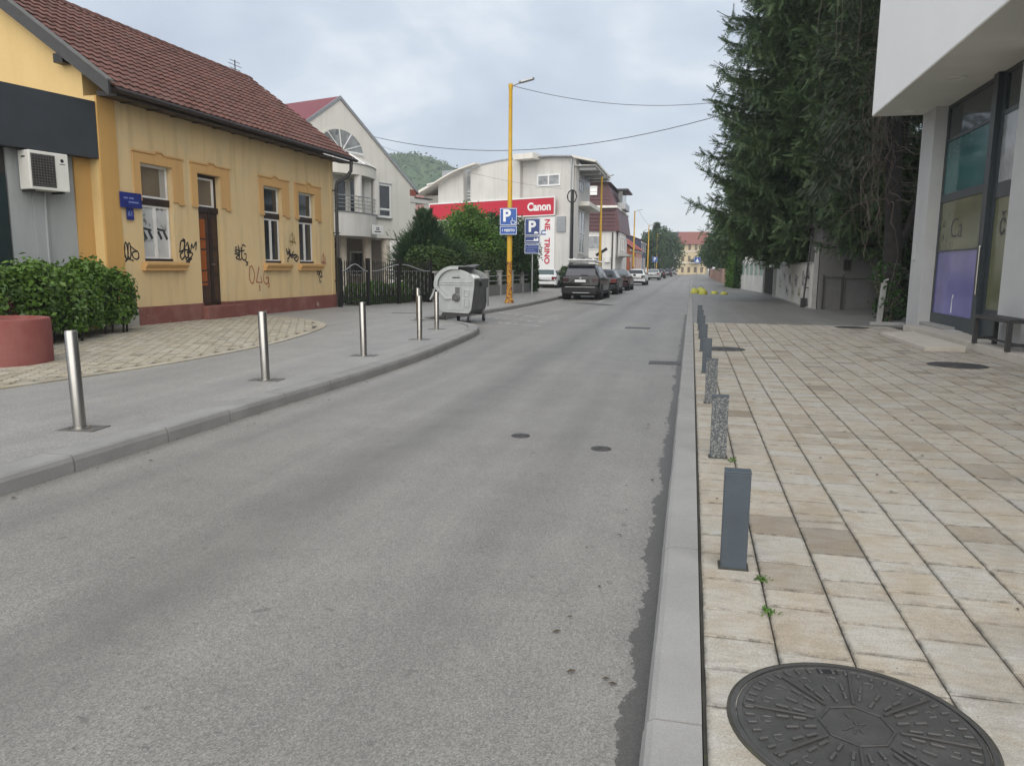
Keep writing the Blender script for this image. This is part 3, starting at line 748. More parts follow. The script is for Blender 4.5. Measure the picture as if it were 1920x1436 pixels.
O = [[(.02, .95), (.0, .4), (.15, .2), (.25, .6), (.12, .98), (.02, .9)], [(.5, .95), (.33, .25)], [(.33, .25), (.63, .22)], [(.63, .22), (.56, .5)], [(.95, .75), (.78, .8), (.72, .3), (.9, .15), (.98, .45), (.82, .42)], [(.95, .4), (1.0, .05), (.92, 0)], [(.48, .12), (.5, -.1), (.45, -.15)]]
strokes(scribble(-4.80, .88, .95, .62, O), .024, 'spray_red')
D_ = [[(0, .9), (.1, .5), (.3, .8), (.2, .3), (.05, .2)], [(.2, .95), (.3, .4), (.5, .55), (.6, .75)], [(.5, .45), (.8, .5), (1, .3), (.85, .05), (.65, .25), (.9, .35)], [(.05, .1), (.12, 0)], [(.3, .6), (.45, .3), (.6, .4)], [(.1, .7), (.4, .5), (.75, .45)]]
strokes(scribble(-2.86, 1.62, .66, .44, D_), .034, 'spray_black')
E_ = [[(.3, .1), (.2, .6), (.5, .9), (.6, .5), (.3, .4), (.7, .3), (.8, .8)], [(.1, .4), (.9, .35)], [(.5, 1), (.45, .1)], [(.7, .6), (.9, .2)]]
strokes(scribble(-2.72, 2.05, .45, .48, E_), .016, 'spray_olive')
strokes(scribble(-.82, 1.42, .40, .52, E_), .018, 'spray_red')
strokes(scribble(-1.10, .92, .42, .50, [[(.1, 1), (.2, .6), (.5, .7), (.3, .4)], [(.6, .9), (.8, .6), (.4, .3), (.7, .1)], [(.5, .5), (.9, .45)], [(.4, .3), (.5, 0)], [(.2, .8), (.6, .75)]]), .024, 'spray_black')
# street plates
pl = obj('street_plate', MB().box(-9.52, -8.88, -.075, -.060, 2.74, 3.07), M['plaque_blue'], H)
for z, a, b in ((2.93, -9.42, -9.3), (2.93, -9.26, -9.12), (2.845, -9.28, -8.98)):
    obj('plate_lettering', MB().box(a, b, -.0775, -.0755, z, z+.035), M['pale_blue'], pl)
pl = obj('number_plate', MB().box(-9.32, -9.11, -.045, -.033, 2.48, 2.735), M['plaque_blue'], H)
text('plate_number', '61', .15, M['pale_blue'], pl, (-9.215, -.047, 2.61), bold=.004)
# rooftop aerial beyond the ridge
ta = obj('aerial', MB().tube([(.2, RD+.3, RZ-.4), (.2, RD+.3, RZ+.55)], .02, 6), M['dkmetal'], H)
for z, w_ in ((.5, .28), (.38, .36), (.25, .3)):
    obj('aerial_arm', MB().tube([(.2-w_, RD+.3, RZ+z), (.2+w_, RD+.3, RZ+z)], .010, 5), M['dkmetal'], ta)

# ------------------------------------------------------------------ shop annex at the near end of the house
sz = R(77.7)
SH = thing('shop_annex', 'low flat roofed shop with charcoal fascia joined to the ochre house', 'shop', (-12.25, 14.05, 0), sz)
obj('fascia', MB().box(-9, .0, 0, .28, 3.70, 4.85), M['dark_fascia'], SH)
obj('flat_roof', MB().box(-9, -.01, .285, 3.2, 4.6, 4.80), M['dkmetal'], SH)
obj('shop_wall', MB().box(-1.75, -.40, .30, .5, .1, 3.75), M['greywall'], SH)
obj('downlight_strip', MB().box(-1.30, -1.02, .27, .298, .1, 2.9), M['greywall'], SH)
obj('wall_pier', MB().box(-.395, .0, .26, .5, .1, 3.695), M['orange'], SH)
obj('shop_wall', MB().box(-9, -1.76, .34, .5, .1, 3.75), M['black'], SH)
obj('rear_wall', MB().box(-9, .0, .51, 3.2, .1, 4.6), M['greywall'], SH)
obj('shop_door', MB().box(-2.75, -1.80, .29, .335, .13, 3.2), M['glass_dark'], SH)
ac = thing('air_conditioner', 'white outdoor air conditioning unit hung under the charcoal fascia', 'air conditioner', tuple(Vector((-12.25, 14.05, 0)) + Matrix.Rotation(sz, 4, 'Z') @ Vector((-1.17, .02, 2.93))), sz)
obj('casing', MB().box(-.40, .40, -.13, .20, 0, .74), mat('aged white casing', (.66, .65, .60), .5, .06, 4), ac, bevel=.015)
obj('grille_recess', MB().box(-.36, .12, -.1315, -.12, .06, .68), M['dkmetal'], ac)
obj('grille_hub', MB().lathe([(.24, 0), (.24, .005), (.02, .006)], n=28), M['black'], ac, loc=(-.12, -.128, .37), rot=(math.pi/2, 0, 0))
for k in range(12):
    obj('grille_bar', MB().box(-.36, .12, -.142, -.134, .08+k*.052, .094+k*.052), M['steel_plate'], ac)
for k in range(9):
    obj('grille_bar', MB().box(-.355+k*.057, -.345+k*.057, -.148, -.1425, .06, .68), M['steel_plate'], ac)
obj('logo', MB().lathe([(.035, 0), (.035, .002), (.018, .002)], n=18), M['black'], ac, loc=(.27, -.131, .60), rot=(math.pi/2, 0, 0))
obj('logo', MB().box(.215, .325, -.1325, -.1305, .525, .54), M['dkmetal'], ac)
obj('side_handle', MB().box(-.4015, -.398, -.02, .10, .60, .63), M['dkmetal'], ac)
obj('bracket', MB().box(-.34, -.30, -.10, .25, -.04, -.002), M['dkmetal'], ac); obj('bracket', MB().box(.26, .30, -.10, .25, -.04, -.002), M['dkmetal'], ac)
obj('hose', MB().tube([(.1, .22, .05), (.1, .24, -.3), (.09, .24, -1.2), (.1, .24, -1.6)], .022, 6), M['greywall'], ac)

pt = thing('round_planter', 'round red painted concrete planter in front of the shrub', 'planter', (-9.40, 8.64, .12))
obj('drum', MB().lathe([(.655, 0), (.655, .60), (.645, .625), (.62, .63), (.53, .63), (.53, .55)], n=48), M['red_planter'], pt, smooth='auto')
obj('soil', MB().lathe([(.525, .3), (.525, .57), (.001, .585)], n=30), M['ground'], pt)
# ------------------------------------------------------------------ white gabled house behind the fence
def frame_pane(parent, name, x0, x1, z0, z1, y, glass, fr, fw=.07, bars=(), hbars=(), dep=.06):
    ops = []; xs = [x0] + list(bars) + [x1]; zs = [z0] + list(hbars) + [z1]
    for a, b in zip(xs, xs[1:]):
        for c, d in zip(zs, zs[1:]): ops.append((a+fw*(1 if a == x0 else .5), b-fw*(1 if b == x1 else .5), c+fw*(1 if c == z0 else .5), d-fw*(1 if d == z1 else .5)))
    w = obj(name, MB().walls(x0, x1, z0, z1, y-dep, y+.02, ops), fr, parent)
    for o in ops: obj('pane', MB().box(o[0]-.01, o[1]+.01, y-dep*.35, y-dep*.2, o[2]-.01, o[3]+.01), glass, w)
    return w
WH = thing('white_gabled_house', 'white rendered gabled house with bowed balcony and half round attic window', 'house', (-14.83, 40.0, 0), R(72.5))
gp = [(-11.4, 2.95), (0, 2.95), (0, 5.62), (-5.7, 9.30), (-11.4, 5.62)]
obj('gable_wall', MB().prism(gp[::-1], 0, 9.0, 'y'), M['whitewall'], WH)
dkred = M['roof_red']
obj('roof', MB().prism([(.25, 5.42), (.25, 5.58), (-5.7, 9.44), (-11.65, 5.58), (-11.65, 5.42), (-5.7, 9.30)], -.02, 9.3, 'y'), dkred, WH)
obj('verge_trim', MB().prism([(.12, 5.49), (.12, 5.66), (-5.7, 9.47), (-11.5, 5.66), (-11.5, 5.49), (-5.7, 9.31)], -.06, -.021, 'y'), M['galv'], WH)
obj('rear_wing_roof', MB().prism([(1.5, 5.6), (4.8, 8.95), (8.5, 5.6)], -19, -6.2, 'x'), dkred, WH)
obj('rear_wing', MB().box(-18.6, -11.41, 2.0, 8.2, 0, 5.6), M['whitewall'], WH)
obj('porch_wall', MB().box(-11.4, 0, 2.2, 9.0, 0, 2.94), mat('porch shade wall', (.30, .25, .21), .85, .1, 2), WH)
obj('porch_side_wall', MB().box(-7.4, -7.0, .05, 2.19, 0, 2.94), M['plinth_bare'], WH)
pdoor = frame_pane(WH, 'porch_door', -5.0, -3.9, .15, 2.35, 2.2, M['glass'], M['dkmetal'], .09, (-4.45,), (1.9,))
obj('porch_awning_box', MB().box(-5.1, -3.8, 2.0, 2.199, 2.42, 2.72), M['brown'], WH)
frame_pane(WH, 'porch_window', -2.9, -1.7, 1.0, 2.3, 2.2, M['glass'], M['white'], .08)
for cx in (-7.2, -5.48, -3.68, -2.22, -.35):
    obj('porch_column', MB().lathe([(.23, 0), (.23, 2.945)], (cx, .30), 20), M['cream_col'], WH, smooth='auto')
# bowed balcony front
def bow(x0, x1, d, z0, z1, n=20, back=-.002):
    pts = [(x0 + (x1-x0)*k/n, -d*math.sin(math.pi*k/n)**.75 - .004) for k in range(n+1)]
    return MB().prism(pts + [(x1, back), (x0, back)], z0, z1) if z1 is not None else pts
BX0, BX1, BD = -8.15, -3.28, 1.05
obj('balcony_parapet', bow(BX0, BX1, BD, 2.93, 4.02), M['whitewall2'], WH)
obj('balcony_slab_edge', bow(BX0-.03, BX1+.03, BD+.04, 4.021, 4.06), M['galv'], WH)
obj('canopy_band', bow(BX0, BX1, BD, 5.78, 6.28), M['whitewall'], WH)
cg = MB(); ap = (-5.7, -.01, 7.0); bp = bow(BX0-.04, BX1+.04, BD+.06, 0, None)
for a, b in zip(bp, bp[1:]): cg.quad((a[0], a[1], 6.285), (b[0], b[1], 6.285), ap)
obj('glass_canopy', cg, mat('grey glass canopy', (.42, .42, .42), .25, .1, 2), WH)
for k in range(0, 21, 4):
    p_ = bp[k]; obj('canopy_bar', MB().tube([(p_[0], p_[1], 6.32), (ap[0], ap[1], ap[2]+.03)], .035, 5), M['whitep'], WH)
for cx, cy in ((-5.53, -.86), (-7.3, -.6), (-3.72, -.40)):
    obj('balcony_column', MB().lathe([(.19, 4.06), (.19, 5.78)], (cx, cy), 16), M['whitewall2'], WH, smooth='auto')
for cx in (-4.25,): obj('balcony_pier', MB().box(cx-.25, cx+.25, -.35, -.005, 4.06, 5.78), M['whitewall2'], WH)
for zz in (4.25, 4.42, 4.59, 4.78):
    pts = [(p[0]*1.0, p[1]*1.0-.02, zz) for p in bow(BX0+.06, BX1-.06, BD-.02, 0, None)]
    obj('balcony_rail', MB().tube(pts, .028 if zz > 4.7 else .018, 6), M['galv'], WH)
for k in range(1, 20, 3):
    p_ = bow(BX0+.06, BX1-.06, BD-.02, 0, None)[k]; obj('rail_post', MB().tube([(p_[0], p_[1]-.02, 4.06), (p_[0], p_[1]-.02, 4.8)], .018, 5), M['galv'], WH)
frame_pane(WH, 'balcony_door', -5.25, -4.55, 4.06, 5.62, 0, M['glass'], M['white'], .06)
frame_pane(WH, 'balcony_door', -6.15, -5.45, 4.06, 5.60, 0, M['glass'], M['white'], .06)
frame_pane(WH, 'window', -3.20, -2.12, 4.0, 5.70, 0, M['glass'], M['whitep'], .10, (), (4.42,))
obj('window_hood', MB().box(-3.26, -2.06, -.09, -.002, 5.70, 5.75), M['galv'], WH); obj('window_sill', MB().box(-3.26, -2.06, -.12, -.002, 3.95, 3.998), M['galv'], WH)
aw = [( -5.7 + 1.5*math.cos(math.pi*k/24), 6.94 + .98*math.sin(math.pi*k/24)) for k in range(25)]
ao = [(-5.7 + 1.66*math.cos(math.pi*k/24), 6.84 + 1.18*math.sin(math.pi*k/24)) for k in range(25)]
hw_ = obj('half_round_window', MB().prism(ao[::-1], -.03, -.003, 'y'), M['whitewall'], WH)
obj('pane', MB().prism(aw[::-1], -.036, -.031, 'y'), mat('pale attic glass', (.24, .25, .245), .15, .5, 1.4, col2=(.05, .05, .05), cover=.60), hw_)
for a in (25, 62, 95, 128, 158):
    c_, s_ = math.cos(R(a)), math.sin(R(a))
    obj('glazing_bar', MB().tube([(-5.7+.05*c_, -.045, 6.96), (-5.7+1.48*c_, -.045, 6.94+.97*s_)], .03, 4), M['whitep'], hw_)
obj('glazing_bar', MB().box(-7.2, -4.2, -.06, -.037, 6.90, 7.0), M['whitep'], hw_)
obj('brick_pier', MB().box(-.48, .06, -.015, -.001, 5.30, 5.62), mat('red brick', (.30, .09, .07), .8, .15, 10), WH)
obj('cornice', MB().box(-.5, 1.2, -.03, 2.0, 4.95, 5.2), M['whitewall2'], WH); obj('cornice_roof', MB().box(-.1, 1.5, -.06, 2.1, 5.201, 5.26), M['dkmetal'], WH)
ns = obj('name_board', MB().box(-4.72, -3.92, -1.02, -.98, 3.08, 3.52), M['whitep'], WH)
for z, a, b in ((3.36, -4.45, -4.38), (3.36, -4.34, -4.24), (3.28, -4.47, -4.22), (3.17, -4.58, -4.10)): obj('board_mark', MB().box(a, b, -1.024, -1.0205, z, z+.05), M['dkmetal'], ns)

# small red roofed house between
t = thing('red_roofed_house', 'small pale house with faded red roof between the white gabled house and the banner building', 'house', (-24.0, 63, 0), R(-15))
obj('wall', MB().box(-6, 6, 0, 8, 0, 5.6), M['whitewall2'], t)
obj('roof', MB().prism([(-.8, 5.3), (4, 8.4), (8.8, 5.3), (4, 8.0)], -6.6, 6.6, 'x'), mat('faded red roof', (.26, .13, .12), .8, .15, 2), t)
obj('gutter', MB().box(-6.6, 6.6, -.95, -.80, 5.25, 5.42), M['dkmetal'], t)
frame_pane(t, 'window', 3.0, 4.3, 3.0, 4.4, 0, M['glass'], M['white'])

# ------------------------------------------------------------------ pale building with the red banner
CB = thing('banner_building', 'pale three storey building carrying a long red banner and a vertical white one', 'building', (-8.5, 55.22, 0), R(-21.5))
ww2 = M['whitewall2']
top = lambda x: float(np.interp(x, [-12.7, -11.5, -10.2, -8.4, -6.5, -4.6, -2, 0], [7.95, 8.45, 8.9, 9.28, 9.48, 9.55, 9.5, 9.34]))
def wall_piece(xa, xb_, y0, y1, zb=0):
    xs = np.linspace(xa, xb_, 12); return MB().prism([(xb_, zb), (xa, zb)] + [(x, top(x)) for x in xs], y0, y1, 'y')
obj('wall', wall_piece(-12.6, -10.0, 0, .5), ww2, CB); obj('wall', wall_piece(-9.3, -4.62, 0, .5), ww2, CB); obj('wall', wall_piece(-4.61, 0, .35, .8), ww2, CB)
obj('wall', MB().box(-4.61, .0, .0, .349, 0, 5.3), ww2, CB)
obj('core', MB().prism([(-12.6, .501), (-4.62, .501), (-4.62, .801), (-.32, .801), (-3.3, 8.4), (-14.5, 8.4)], 0, 7.9), ww2, CB)
obj('roof', MB().prism([(-12.6, .502), (-4.62, .502), (-4.62, .802), (-.32, .802), (-3.3, 8.4), (-14.5, 8.4)], 7.95, 9.2), M['galv'], CB)
obj('recess_window', MB().box(-9.99, -9.31, .46, .499, 6.6, 8.6), M['glass_light'], CB)
for z in (6.9, 7.15, 7.4): obj('recess_louvre', MB().box(-9.98, -9.32, .42, .455, z, z+.05), M['whitep'], CB)
rc = MB(); xs = np.linspace(-13.2, -8.3, 8)
rc.prism([(x, top(x)+.03) for x in xs] + [(x, top(x)+.15) for x in xs[::-1]], -.7, -.002, 'y'); obj('roof_canopy', rc, M['whitewall'], CB)
obj('roof_edge', MB().prism([(x, top(x)+.001) for x in np.linspace(-8.3, 0, 10)] + [(x, top(x)+.09) for x in np.linspace(0, -8.3, 10)], -.06, .8, 'y'), M['galv'], CB)
obj('roof_box', MB().box(-4.75, -3.0, -.75, .34, 9.36, 9.76), M['whitewall'], CB)
obj('roof_canopy', MB().prism([(-14.6, 7.3), (-12.61, 8.0), (-12.61, 8.2), (-14.6, 7.5)], -.6, 3, 'y'), M['whitewall'], CB)
obj('low_wing', MB().box(-14.4, -12.62, .3, 4, 0, 7.25), M['plinth_bare'], CB)
frame_pane(CB, 'window', -3.30, -1.28, 7.44, 8.30, .35, M['glass_light'], M['whitep'], .12, (-2.29,))
bn = obj('banner', MB().prism([(-13.4, 5.22), (-1.50, 5.33), (-1.50, 6.62), (-13.4, 6.56)], -.14, -.03, 'y'), M['canon_red'], CB)
obj('banner_border', MB().prism([(-13.45, 6.50), (-1.45, 6.56), (-1.45, 6.66), (-13.45, 6.60)], -.16, -.025, 'y'), M['canon_white'], bn)
obj('banner_border', MB().prism([(-13.45, 5.18), (-1.45, 5.29), (-1.45, 5.36), (-13.45, 5.25)], -.16, -.025, 'y'), M['canon_white'], bn)
obj('banner_border', MB().box(-1.50, -1.44, -.159, -.026, 5.30, 6.6), M['canon_white'], bn)
obj('banner_border', MB().box(-13.46, -13.40, -.159, -.026, 5.20, 6.55), M['canon_white'], bn)
text('banner_lettering', 'Canon', .80, M['canon_white'], bn, (-2.80, -.145, 5.93), bold=.030, sx=.98, spacing=.98)
vb = obj('white_banner', MB().box(-2.92, -1.45, -.10, -.002, 1.2, 5.20), M['canon_white'], CB)
text('banner_lettering', 'NE', .62, M['canon_red'], vb, (-2.10, -.103, 4.65), rot=(math.pi/2, math.pi/2, 0), bold=.022)
text('banner_lettering', 'U', .56, M['sign_blue'], vb, (-2.42, -.103, 4.08), rot=(math.pi/2, math.pi/2, 0), bold=.018)
text('banner_lettering', 'TRINO', .62, M['canon_red'], vb, (-2.10, -.103, 2.72), rot=(math.pi/2, math.pi/2, 0), bold=.022)
obj('wall_lamp', MB().box(-1.30, -.55, -.10, -.002, 4.1, 5.2), M['galv'], CB); obj('wall_pipe', MB().box(-.18, -.08, -.10, -.002, .2, 9.2), M['galv'], CB)
sw = obj('street_wall', MB().walls(.02, 9.0, 0, 8.8, 0, .3, []), ww2, CB, loc=(0, .002, 0), rot=(0, 0, R(111.5)))
frame_pane(sw, 'window', .9, 5.2, 7.30, 8.10, 0, M['glass_light'], M['galv'], .10, (2.0, 3.1, 4.2))
frame_pane(sw, 'window', .8, 1.9, 4.6, 5.7, 0, M['glass'], M['whitep'], .10)
frame_pane(sw, 'stair_window', 3.0, 6.0, 2.6, 5.9, 0, M['glass_light'], M['whitep'], .12, (4.5,), (4.2,))
obj('door_canopy', MB().box(1.6, 8.8, -1.0, -.003, 6.05, 6.35), M['whitewall'], sw)
obj('eave', MB().prism([(-1.6, 8.9), (-.01, 9.25), (.2, 9.45), (-1.6, 9.05)], -.2, 10.2, 'x'), M['whitewall'], sw)
obj('eave', MB().box(.2, 10, -1.55, -.01, 8.72, 8.80), M['whitewall2'], sw)
for k in range(4): obj('eave_beam', MB().box(.8+k*2.6, .95+k*2.6, -1.5, -.02, 8.5, 8.715), M['galv'], sw)
obj('stone_cladding', MB().box(.05, 8.9, -.05, -.002, .1, 2.5), mat('peeling wall paint', (.50, .49, .46), .85, .15, 3, col2=(.16, .15, .14), cover=.55), sw)

# dark utility pole with a cable coil
t = thing('utility_pole', 'black utility pole with a cable coil in front of the banner building', 'pole', (-8.05, 52.0, .12))
obj('shaft', MB().cyl((0, 0), .13, 0, 6.6, 10, .10), M['black'], t)
co = [(.30*math.cos(a)*1.0, -.14, 6.15+.42*math.sin(a)) for a in np.linspace(0, 4*math.pi, 40)]
obj('cable_coil', MB().tube([(x+rnd.uniform(-.03, .03), y_, z+rnd.uniform(-.03, .03)) for x, y_, z in co], .035, 6), M['black'], t)

# ------------------------------------------------------------------ mansard building and the row beyond
MBd = thing('mansard_building', 'building with two tiers of dark red metal mansard roof over white walls', 'building', (-8.3, 88.6, 0), 0)
dr = mat('dark red metal cladding', (.085, .026, .030), .5, .10, 2)
obj('wall', MB().box(-12, -.35, 0, 16, 0, 5.72), M['whitewall2'], MBd)
def frustum(x0, x1, y0, y1, z0, z1, i):
    m = MB(); a = [(x0, y0), (x1, y0), (x1, y1), (x0, y1)]; b = [(x0, y0+i*.4), (x1-i, y0+i*.4), (x1-i, y1), (x0, y1)]
    m._add([(*p, z0) for p in a] + [(*p, z1) for p in b], [(0, 3, 2, 1), (4, 5, 6, 7)] + [(k, (k+1) % 4, (k+1) % 4+4, k+4) for k in range(4)]); return m
obj('mansard_tier', frustum(-12, .12, -.25, 16, 5.721, 8.30, .42), dr, MBd)
obj('cornice', MB().box(-12, -.20, -.45, 16, 8.301, 8.55), M['whitewall'], MBd)
obj('mansard_tier', frustum(-12, -.45, -.15, 15, 8.551, 11.1, 1.0), dr, MBd)
obj('roof_cap', MB().prism([(-12, 11.12), (-1.0, 11.12), (-1.6, 11.3), (-6, 12.3), (-12, 11.5)][::-1], -.4, 16, 'y'), dr, MBd)
sk = frame_pane(MBd, 'skylight', -3.40, -2.55, 9.75, 10.75, -.14, M['whitep'], M['white'], .06)
for z in np.arange(5.9, 11, .42): obj('cladding_seam', MB().box(-12, -.5 if z < 8.3 else -1.0, -.275 if z < 8.3 else -.165, -.1, z, z+.03), dr, MBd) if not 8.2 < z < 8.6 else None
frame_pane(MBd, 'window', -3.5, -2.0, 3.6, 5.2, 0, M['glass_light'], M['white'], .1)
obj('drainpipe', MB().box(-.75, -.6, -.12, -.002, .2, 5.6), M['dkmetal'], MBd)
acb = obj('wall_unit', MB().box(-1.5, -.9, -.35, -.002, 2.2, 2.8), M['white'], MBd)
st_ = obj('street_bay', MB().box(.6, 9, 0, .2, 2.8, 5.70), M['whitewall2'], MBd, loc=(-.02, 1.0, 0), rot=(0, 0, R(90)))
obj('porch_slab', MB().box(-.8, 7, -1.2, -.005, 2.9, 3.15), M['concrete'], st_)
for k in range(3): frame_pane(st_, 'window', 1+k*2.6, 2.6+k*2.6, 3.6, 5.2, 0, M['glass'], M['whitep'], .1)
db = obj('dormer_balcony', MB().box(4, 10, -.6, .4, 8.56, 9.3), M['galv'], MBd, loc=(-.35, 1.0, 0), rot=(0, 0, R(90)))
obj('dormer_glass', MB().box(4.2, 9.8, -.2, .3, 9.31, 10.7), M['glass'], db); obj('dormer_roof', MB().box(3.6, 10.4, -.9, .4, 10.71, 10.9), M['dkmetal'], db)
def row_house(label, Y0, Y1, X, zc, zr, wall, roofm, plinthm=None, depth=9, n=4):
    t = thing('row_house', label, 'house', (X, Y0, 0), R(90)); L = Y1-Y0
    obj('wall', MB().box(0, L, 0, depth, 0, zc), wall, t)
    obj('roof', MB().prism([(-.5, zc-.1), (depth/2, zr), (depth+.5, zc-.1), (depth/2, zr-.25)], -.3, L+.3, 'x'), roofm, t)
    obj('gable', MB().prism([(0, zc), (depth/2, zr-.3), (depth, zc)][::-1], .02, L-.02, 'x'), wall, t)
    obj('cornice', MB().box(-.02, L+.02, -.15, -.002, zc-.45, zc-.15), M['whitewall2'], t)
    for k in range(n):
        a = L*(k+.5)/n; frame_pane(t, 'window', a-.5, a+.5, 1.4, 3.0 if zc < 5 else 3.2, 0, M['glass'], M['white'], .1)
        obj('window_surround', MB().walls(a-.66, a+.66, 1.25, 3.2 if zc < 5 else 3.4, -.035, -.002, [(a-.5, a+.5, 1.4, 3.0 if zc < 5 else 3.2)]), M['whitewall2'], t)
        if zc > 6: frame_pane(t, 'window', a-.5, a+.5, 4.4, 6.0, 0, M['glass'], M['white'], .1)
    return t
rr = mat('bright red roof tiles', (.36, .075, .05), .7, .2, 4, fine=.2, fscale=14)
t = row_house('orange house with bright red roof beyond the mansard building', 105.5, 117, -8.3, 4.3, 7.9, mat('orange render', (.42, .13, .06), .8, .1, 2), rr, n=3)
obj('arched_door', MB().box(.6, 1.6, -.05, -.001, .1, 2.4), M['brown'], t)
row_house('pink house with red roof next to the orange one', 117.6, 131, -8.3, 4.4, 8.0, mat('pink render', (.55, .29, .23), .8, .08, 2), rr, n=3)
row_house('tall house with brown red roof rising behind the orange house', 133, 150, -13.5, 8.0, 12.5, M['whitewall2'], mat('brown red roof', (.22, .085, .07), .7, .15, 3), n=4)
row_house('navy fronted house half hidden by the street trees', 133, 147, -8.6, 6.3, 8.2, mat('navy render', (.035, .04, .085), .6, .1, 2), M['roof_red'], n=3)
FB_ = thing('far_yellow_building', 'pale yellow three storey building closing the far end of the street', 'building', (-2.9, 214, 0), R(-4))
yw = facade('far yellow render', (.52, .43, .28), (.42, .33, .19), None, .3)
obj('wall', MB().box(-1, 6.5, 0, 14, 0, 8.2), yw, FB_)
obj('roof', MB().prism([(-.6, 8.1), (4, 11.6), (14.6, 8.1)], -1.2, 6.9, 'x'), mat('dull far roof', (.20, .075, .06), .8, .15, 2), FB_)
for zz in (3.0, 6.1): obj('string_course', MB().box(-1.05, 6.55, -.12, -.002, zz, zz+.2), M['whitewall2'], FB_)
for zz in (.6, 3.6, 6.6):
    for k in range(4): frame_pane(FB_, 'window', .1+k*1.7, .75+k*1.7, zz, zz+1.4, 0, M['glass_brown'], M['brown'], .08)
bl = obj('balcony', MB().box(2.6, 4.8, -1.0, -.003, 3.2, 4.1), M['dkmetal'], FB_); obj('balcony_slab', MB().box(2.5, 4.9, -1.1, -.003, 3.02, 3.195), M['whitewall2'], bl)
dh = thing('dark_roofed_house', 'distant house with dark roof beside the yellow end building', 'house', (-9, 235, 0), R(-4))
obj('wall', MB().box(-6, 5.5, 0, 10, 0, 9.6), M['whitewall2'], dh); obj('roof', MB().prism([(-.5, 9.5), (5, 12.6), (10.5, 9.5)], -6.4, 5.9, 'x'), M['dkmetal'], dh)

# ------------------------------------------------------------------ street lamps
def lamp():
    t = thing('street_lamp', '', 'street lamp', (-6.98, 29.3, .13))
    obj('pole', MB().lathe([(.105, .0), (.105, 2.6), (.095, 3.0), (.088, 5.2), (.078, 5.25), (.070, 8.05), (.085, 8.08), (.085, 8.25), (.02, 8.27)], n=14), M['lamp_yellow'], t, smooth='auto')
    obj('base', MB().lathe([(.20, 0), (.19, .03), (.135, .16), (.115, .5), (.1065, .62), (.1055, 1.6)], n=14), M['lamp_rust'], t, smooth='auto')
    for a in range(4): obj('anchor_bolt', MB().cyl((.16*math.cos(a*1.57+.7), .16*math.sin(a*1.57+.7)), .018, .02, .07, 6), M['dkmetal'], t)
    obj('arm', MB().tube([(.05, 0, 8.18), (.35, 0, 8.28)], .03, 8), M['galv'], t)
    hd = MB(); hd.T = Matrix.Translation((.32, 0, 8.28)) @ Matrix.Rotation(R(-12), 4, 'Y'); hd.prism([(0, -.05), (.1, -.11), (.55, -.10), (.62, 0), (.55, .10), (.1, .11), (0, .05)], -.03, .045)
    obj('lamp_head', hd, M['galv'], t, bevel=.012)
    obj('door', MB().box(-.03, .03, -.112, -.106, 1.0, 1.3), M['lamp_rust'], t)
    return t
lp = lamp()
lp['label'] = 'tall yellow street lamp with disabled parking sign and rusty base'
lp['group'] = 'yellow street lamps along the left kerb'
for k, (y_, lb) in enumerate(((59.6, 'yellow street lamp in front of the mansard building, second nearest'), (94.5, 'yellow street lamp standing before the orange house'), (126, 'yellow street lamp standing by the pink house'), (157, 'yellow street lamp before the dark navy house front, beyond the pink house'), (205, 'farthest yellow street lamp, thin against the green trees'))):
    dup(lp, (-6.98, y_, .13), 0, lb, lp['group'])
# signs
def sign_plate(t, y, x0, x1, z0, z1, m, border='sign_white'):
    b = obj('sign_panel', MB().box(x0, x1, y-.02, y, z0, z1), M[m], t, bevel=.012)
    obj('sign_border', MB().walls(x0+.015, x1-.015, z0+.015, z1-.015, y-.0235, y-.0205, [(x0+.032, x1-.032, z0+.032, z1-.032)]), M[border], b)
    return b
SG = thing('parking_sign', 'blue disabled parking sign strapped to the nearest yellow lamp post', 'road sign', (-6.98, 29.2, .13))
b = sign_plate(SG, -.12, -.345, .345, 2.98, 3.64, 'sign_blue')
text('sign_letter', 'P', .62, M['sign_white'], b, (-.07, -.143, 3.33), bold=.022)
wc = MB()
wc.tube([(.19+.085*math.cos(a), -.143, 3.10+.085*math.sin(a)) for a in np.linspace(2.2, 6.6, 18)], .014, 5)
wc.tube([(.15, -.143, 3.27), (.165, -.143, 3.15), (.25, -.143, 3.15), (.29, -.143, 3.06)], .014, 5); wc.lathe([(.024, -.006), (.024, .006)], (0, 0), 10) if False else None
obj('wheelchair_symbol', wc, M['sign_white'], b)
b = sign_plate(SG, -.12, -.345, .345, 2.62, 2.965, 'sign_blue')
text('sign_text', '1 MJESTO', .125, M['sign_white'], b, (0, -.143, 2.79), bold=.004)
for z in (2.75, 3.4): obj('strap', MB().lathe([(.113, z), (.113, z+.04)], (0, .1), 14), M['galv'], SG)
SG = thing('parking_sign', 'blue parking sign in three panels on its own thin grey post', 'road sign', (-6.94, 33.5, .13))
obj('post', MB().cyl((0, .03), .03, 0, 3.55, 10), M['galv'], SG); obj('foot', MB().cyl((0, .03), .08, 0, .03, 12), M['galv'], SG)
b = sign_plate(SG, -.03, -.35, .35, 2.78, 3.52, 'sign_blue2'); text('sign_letter', 'P', .66, M['sign_white'], b, (-.02, -.054, 3.15), bold=.022)
obj('car_symbol', MB().prism([(.08, 2.86), (.27, 2.86), (.27, 2.92), (.22, 2.93), (.19, 2.96), (.13, 2.96), (.10, 2.92), (.08, 2.91)][::-1], -.0545, -.052, 'y'), M['sign_white'], b)
b = sign_plate(SG, -.03, -.35, .35, 2.42, 2.765, 'sign_blue2')
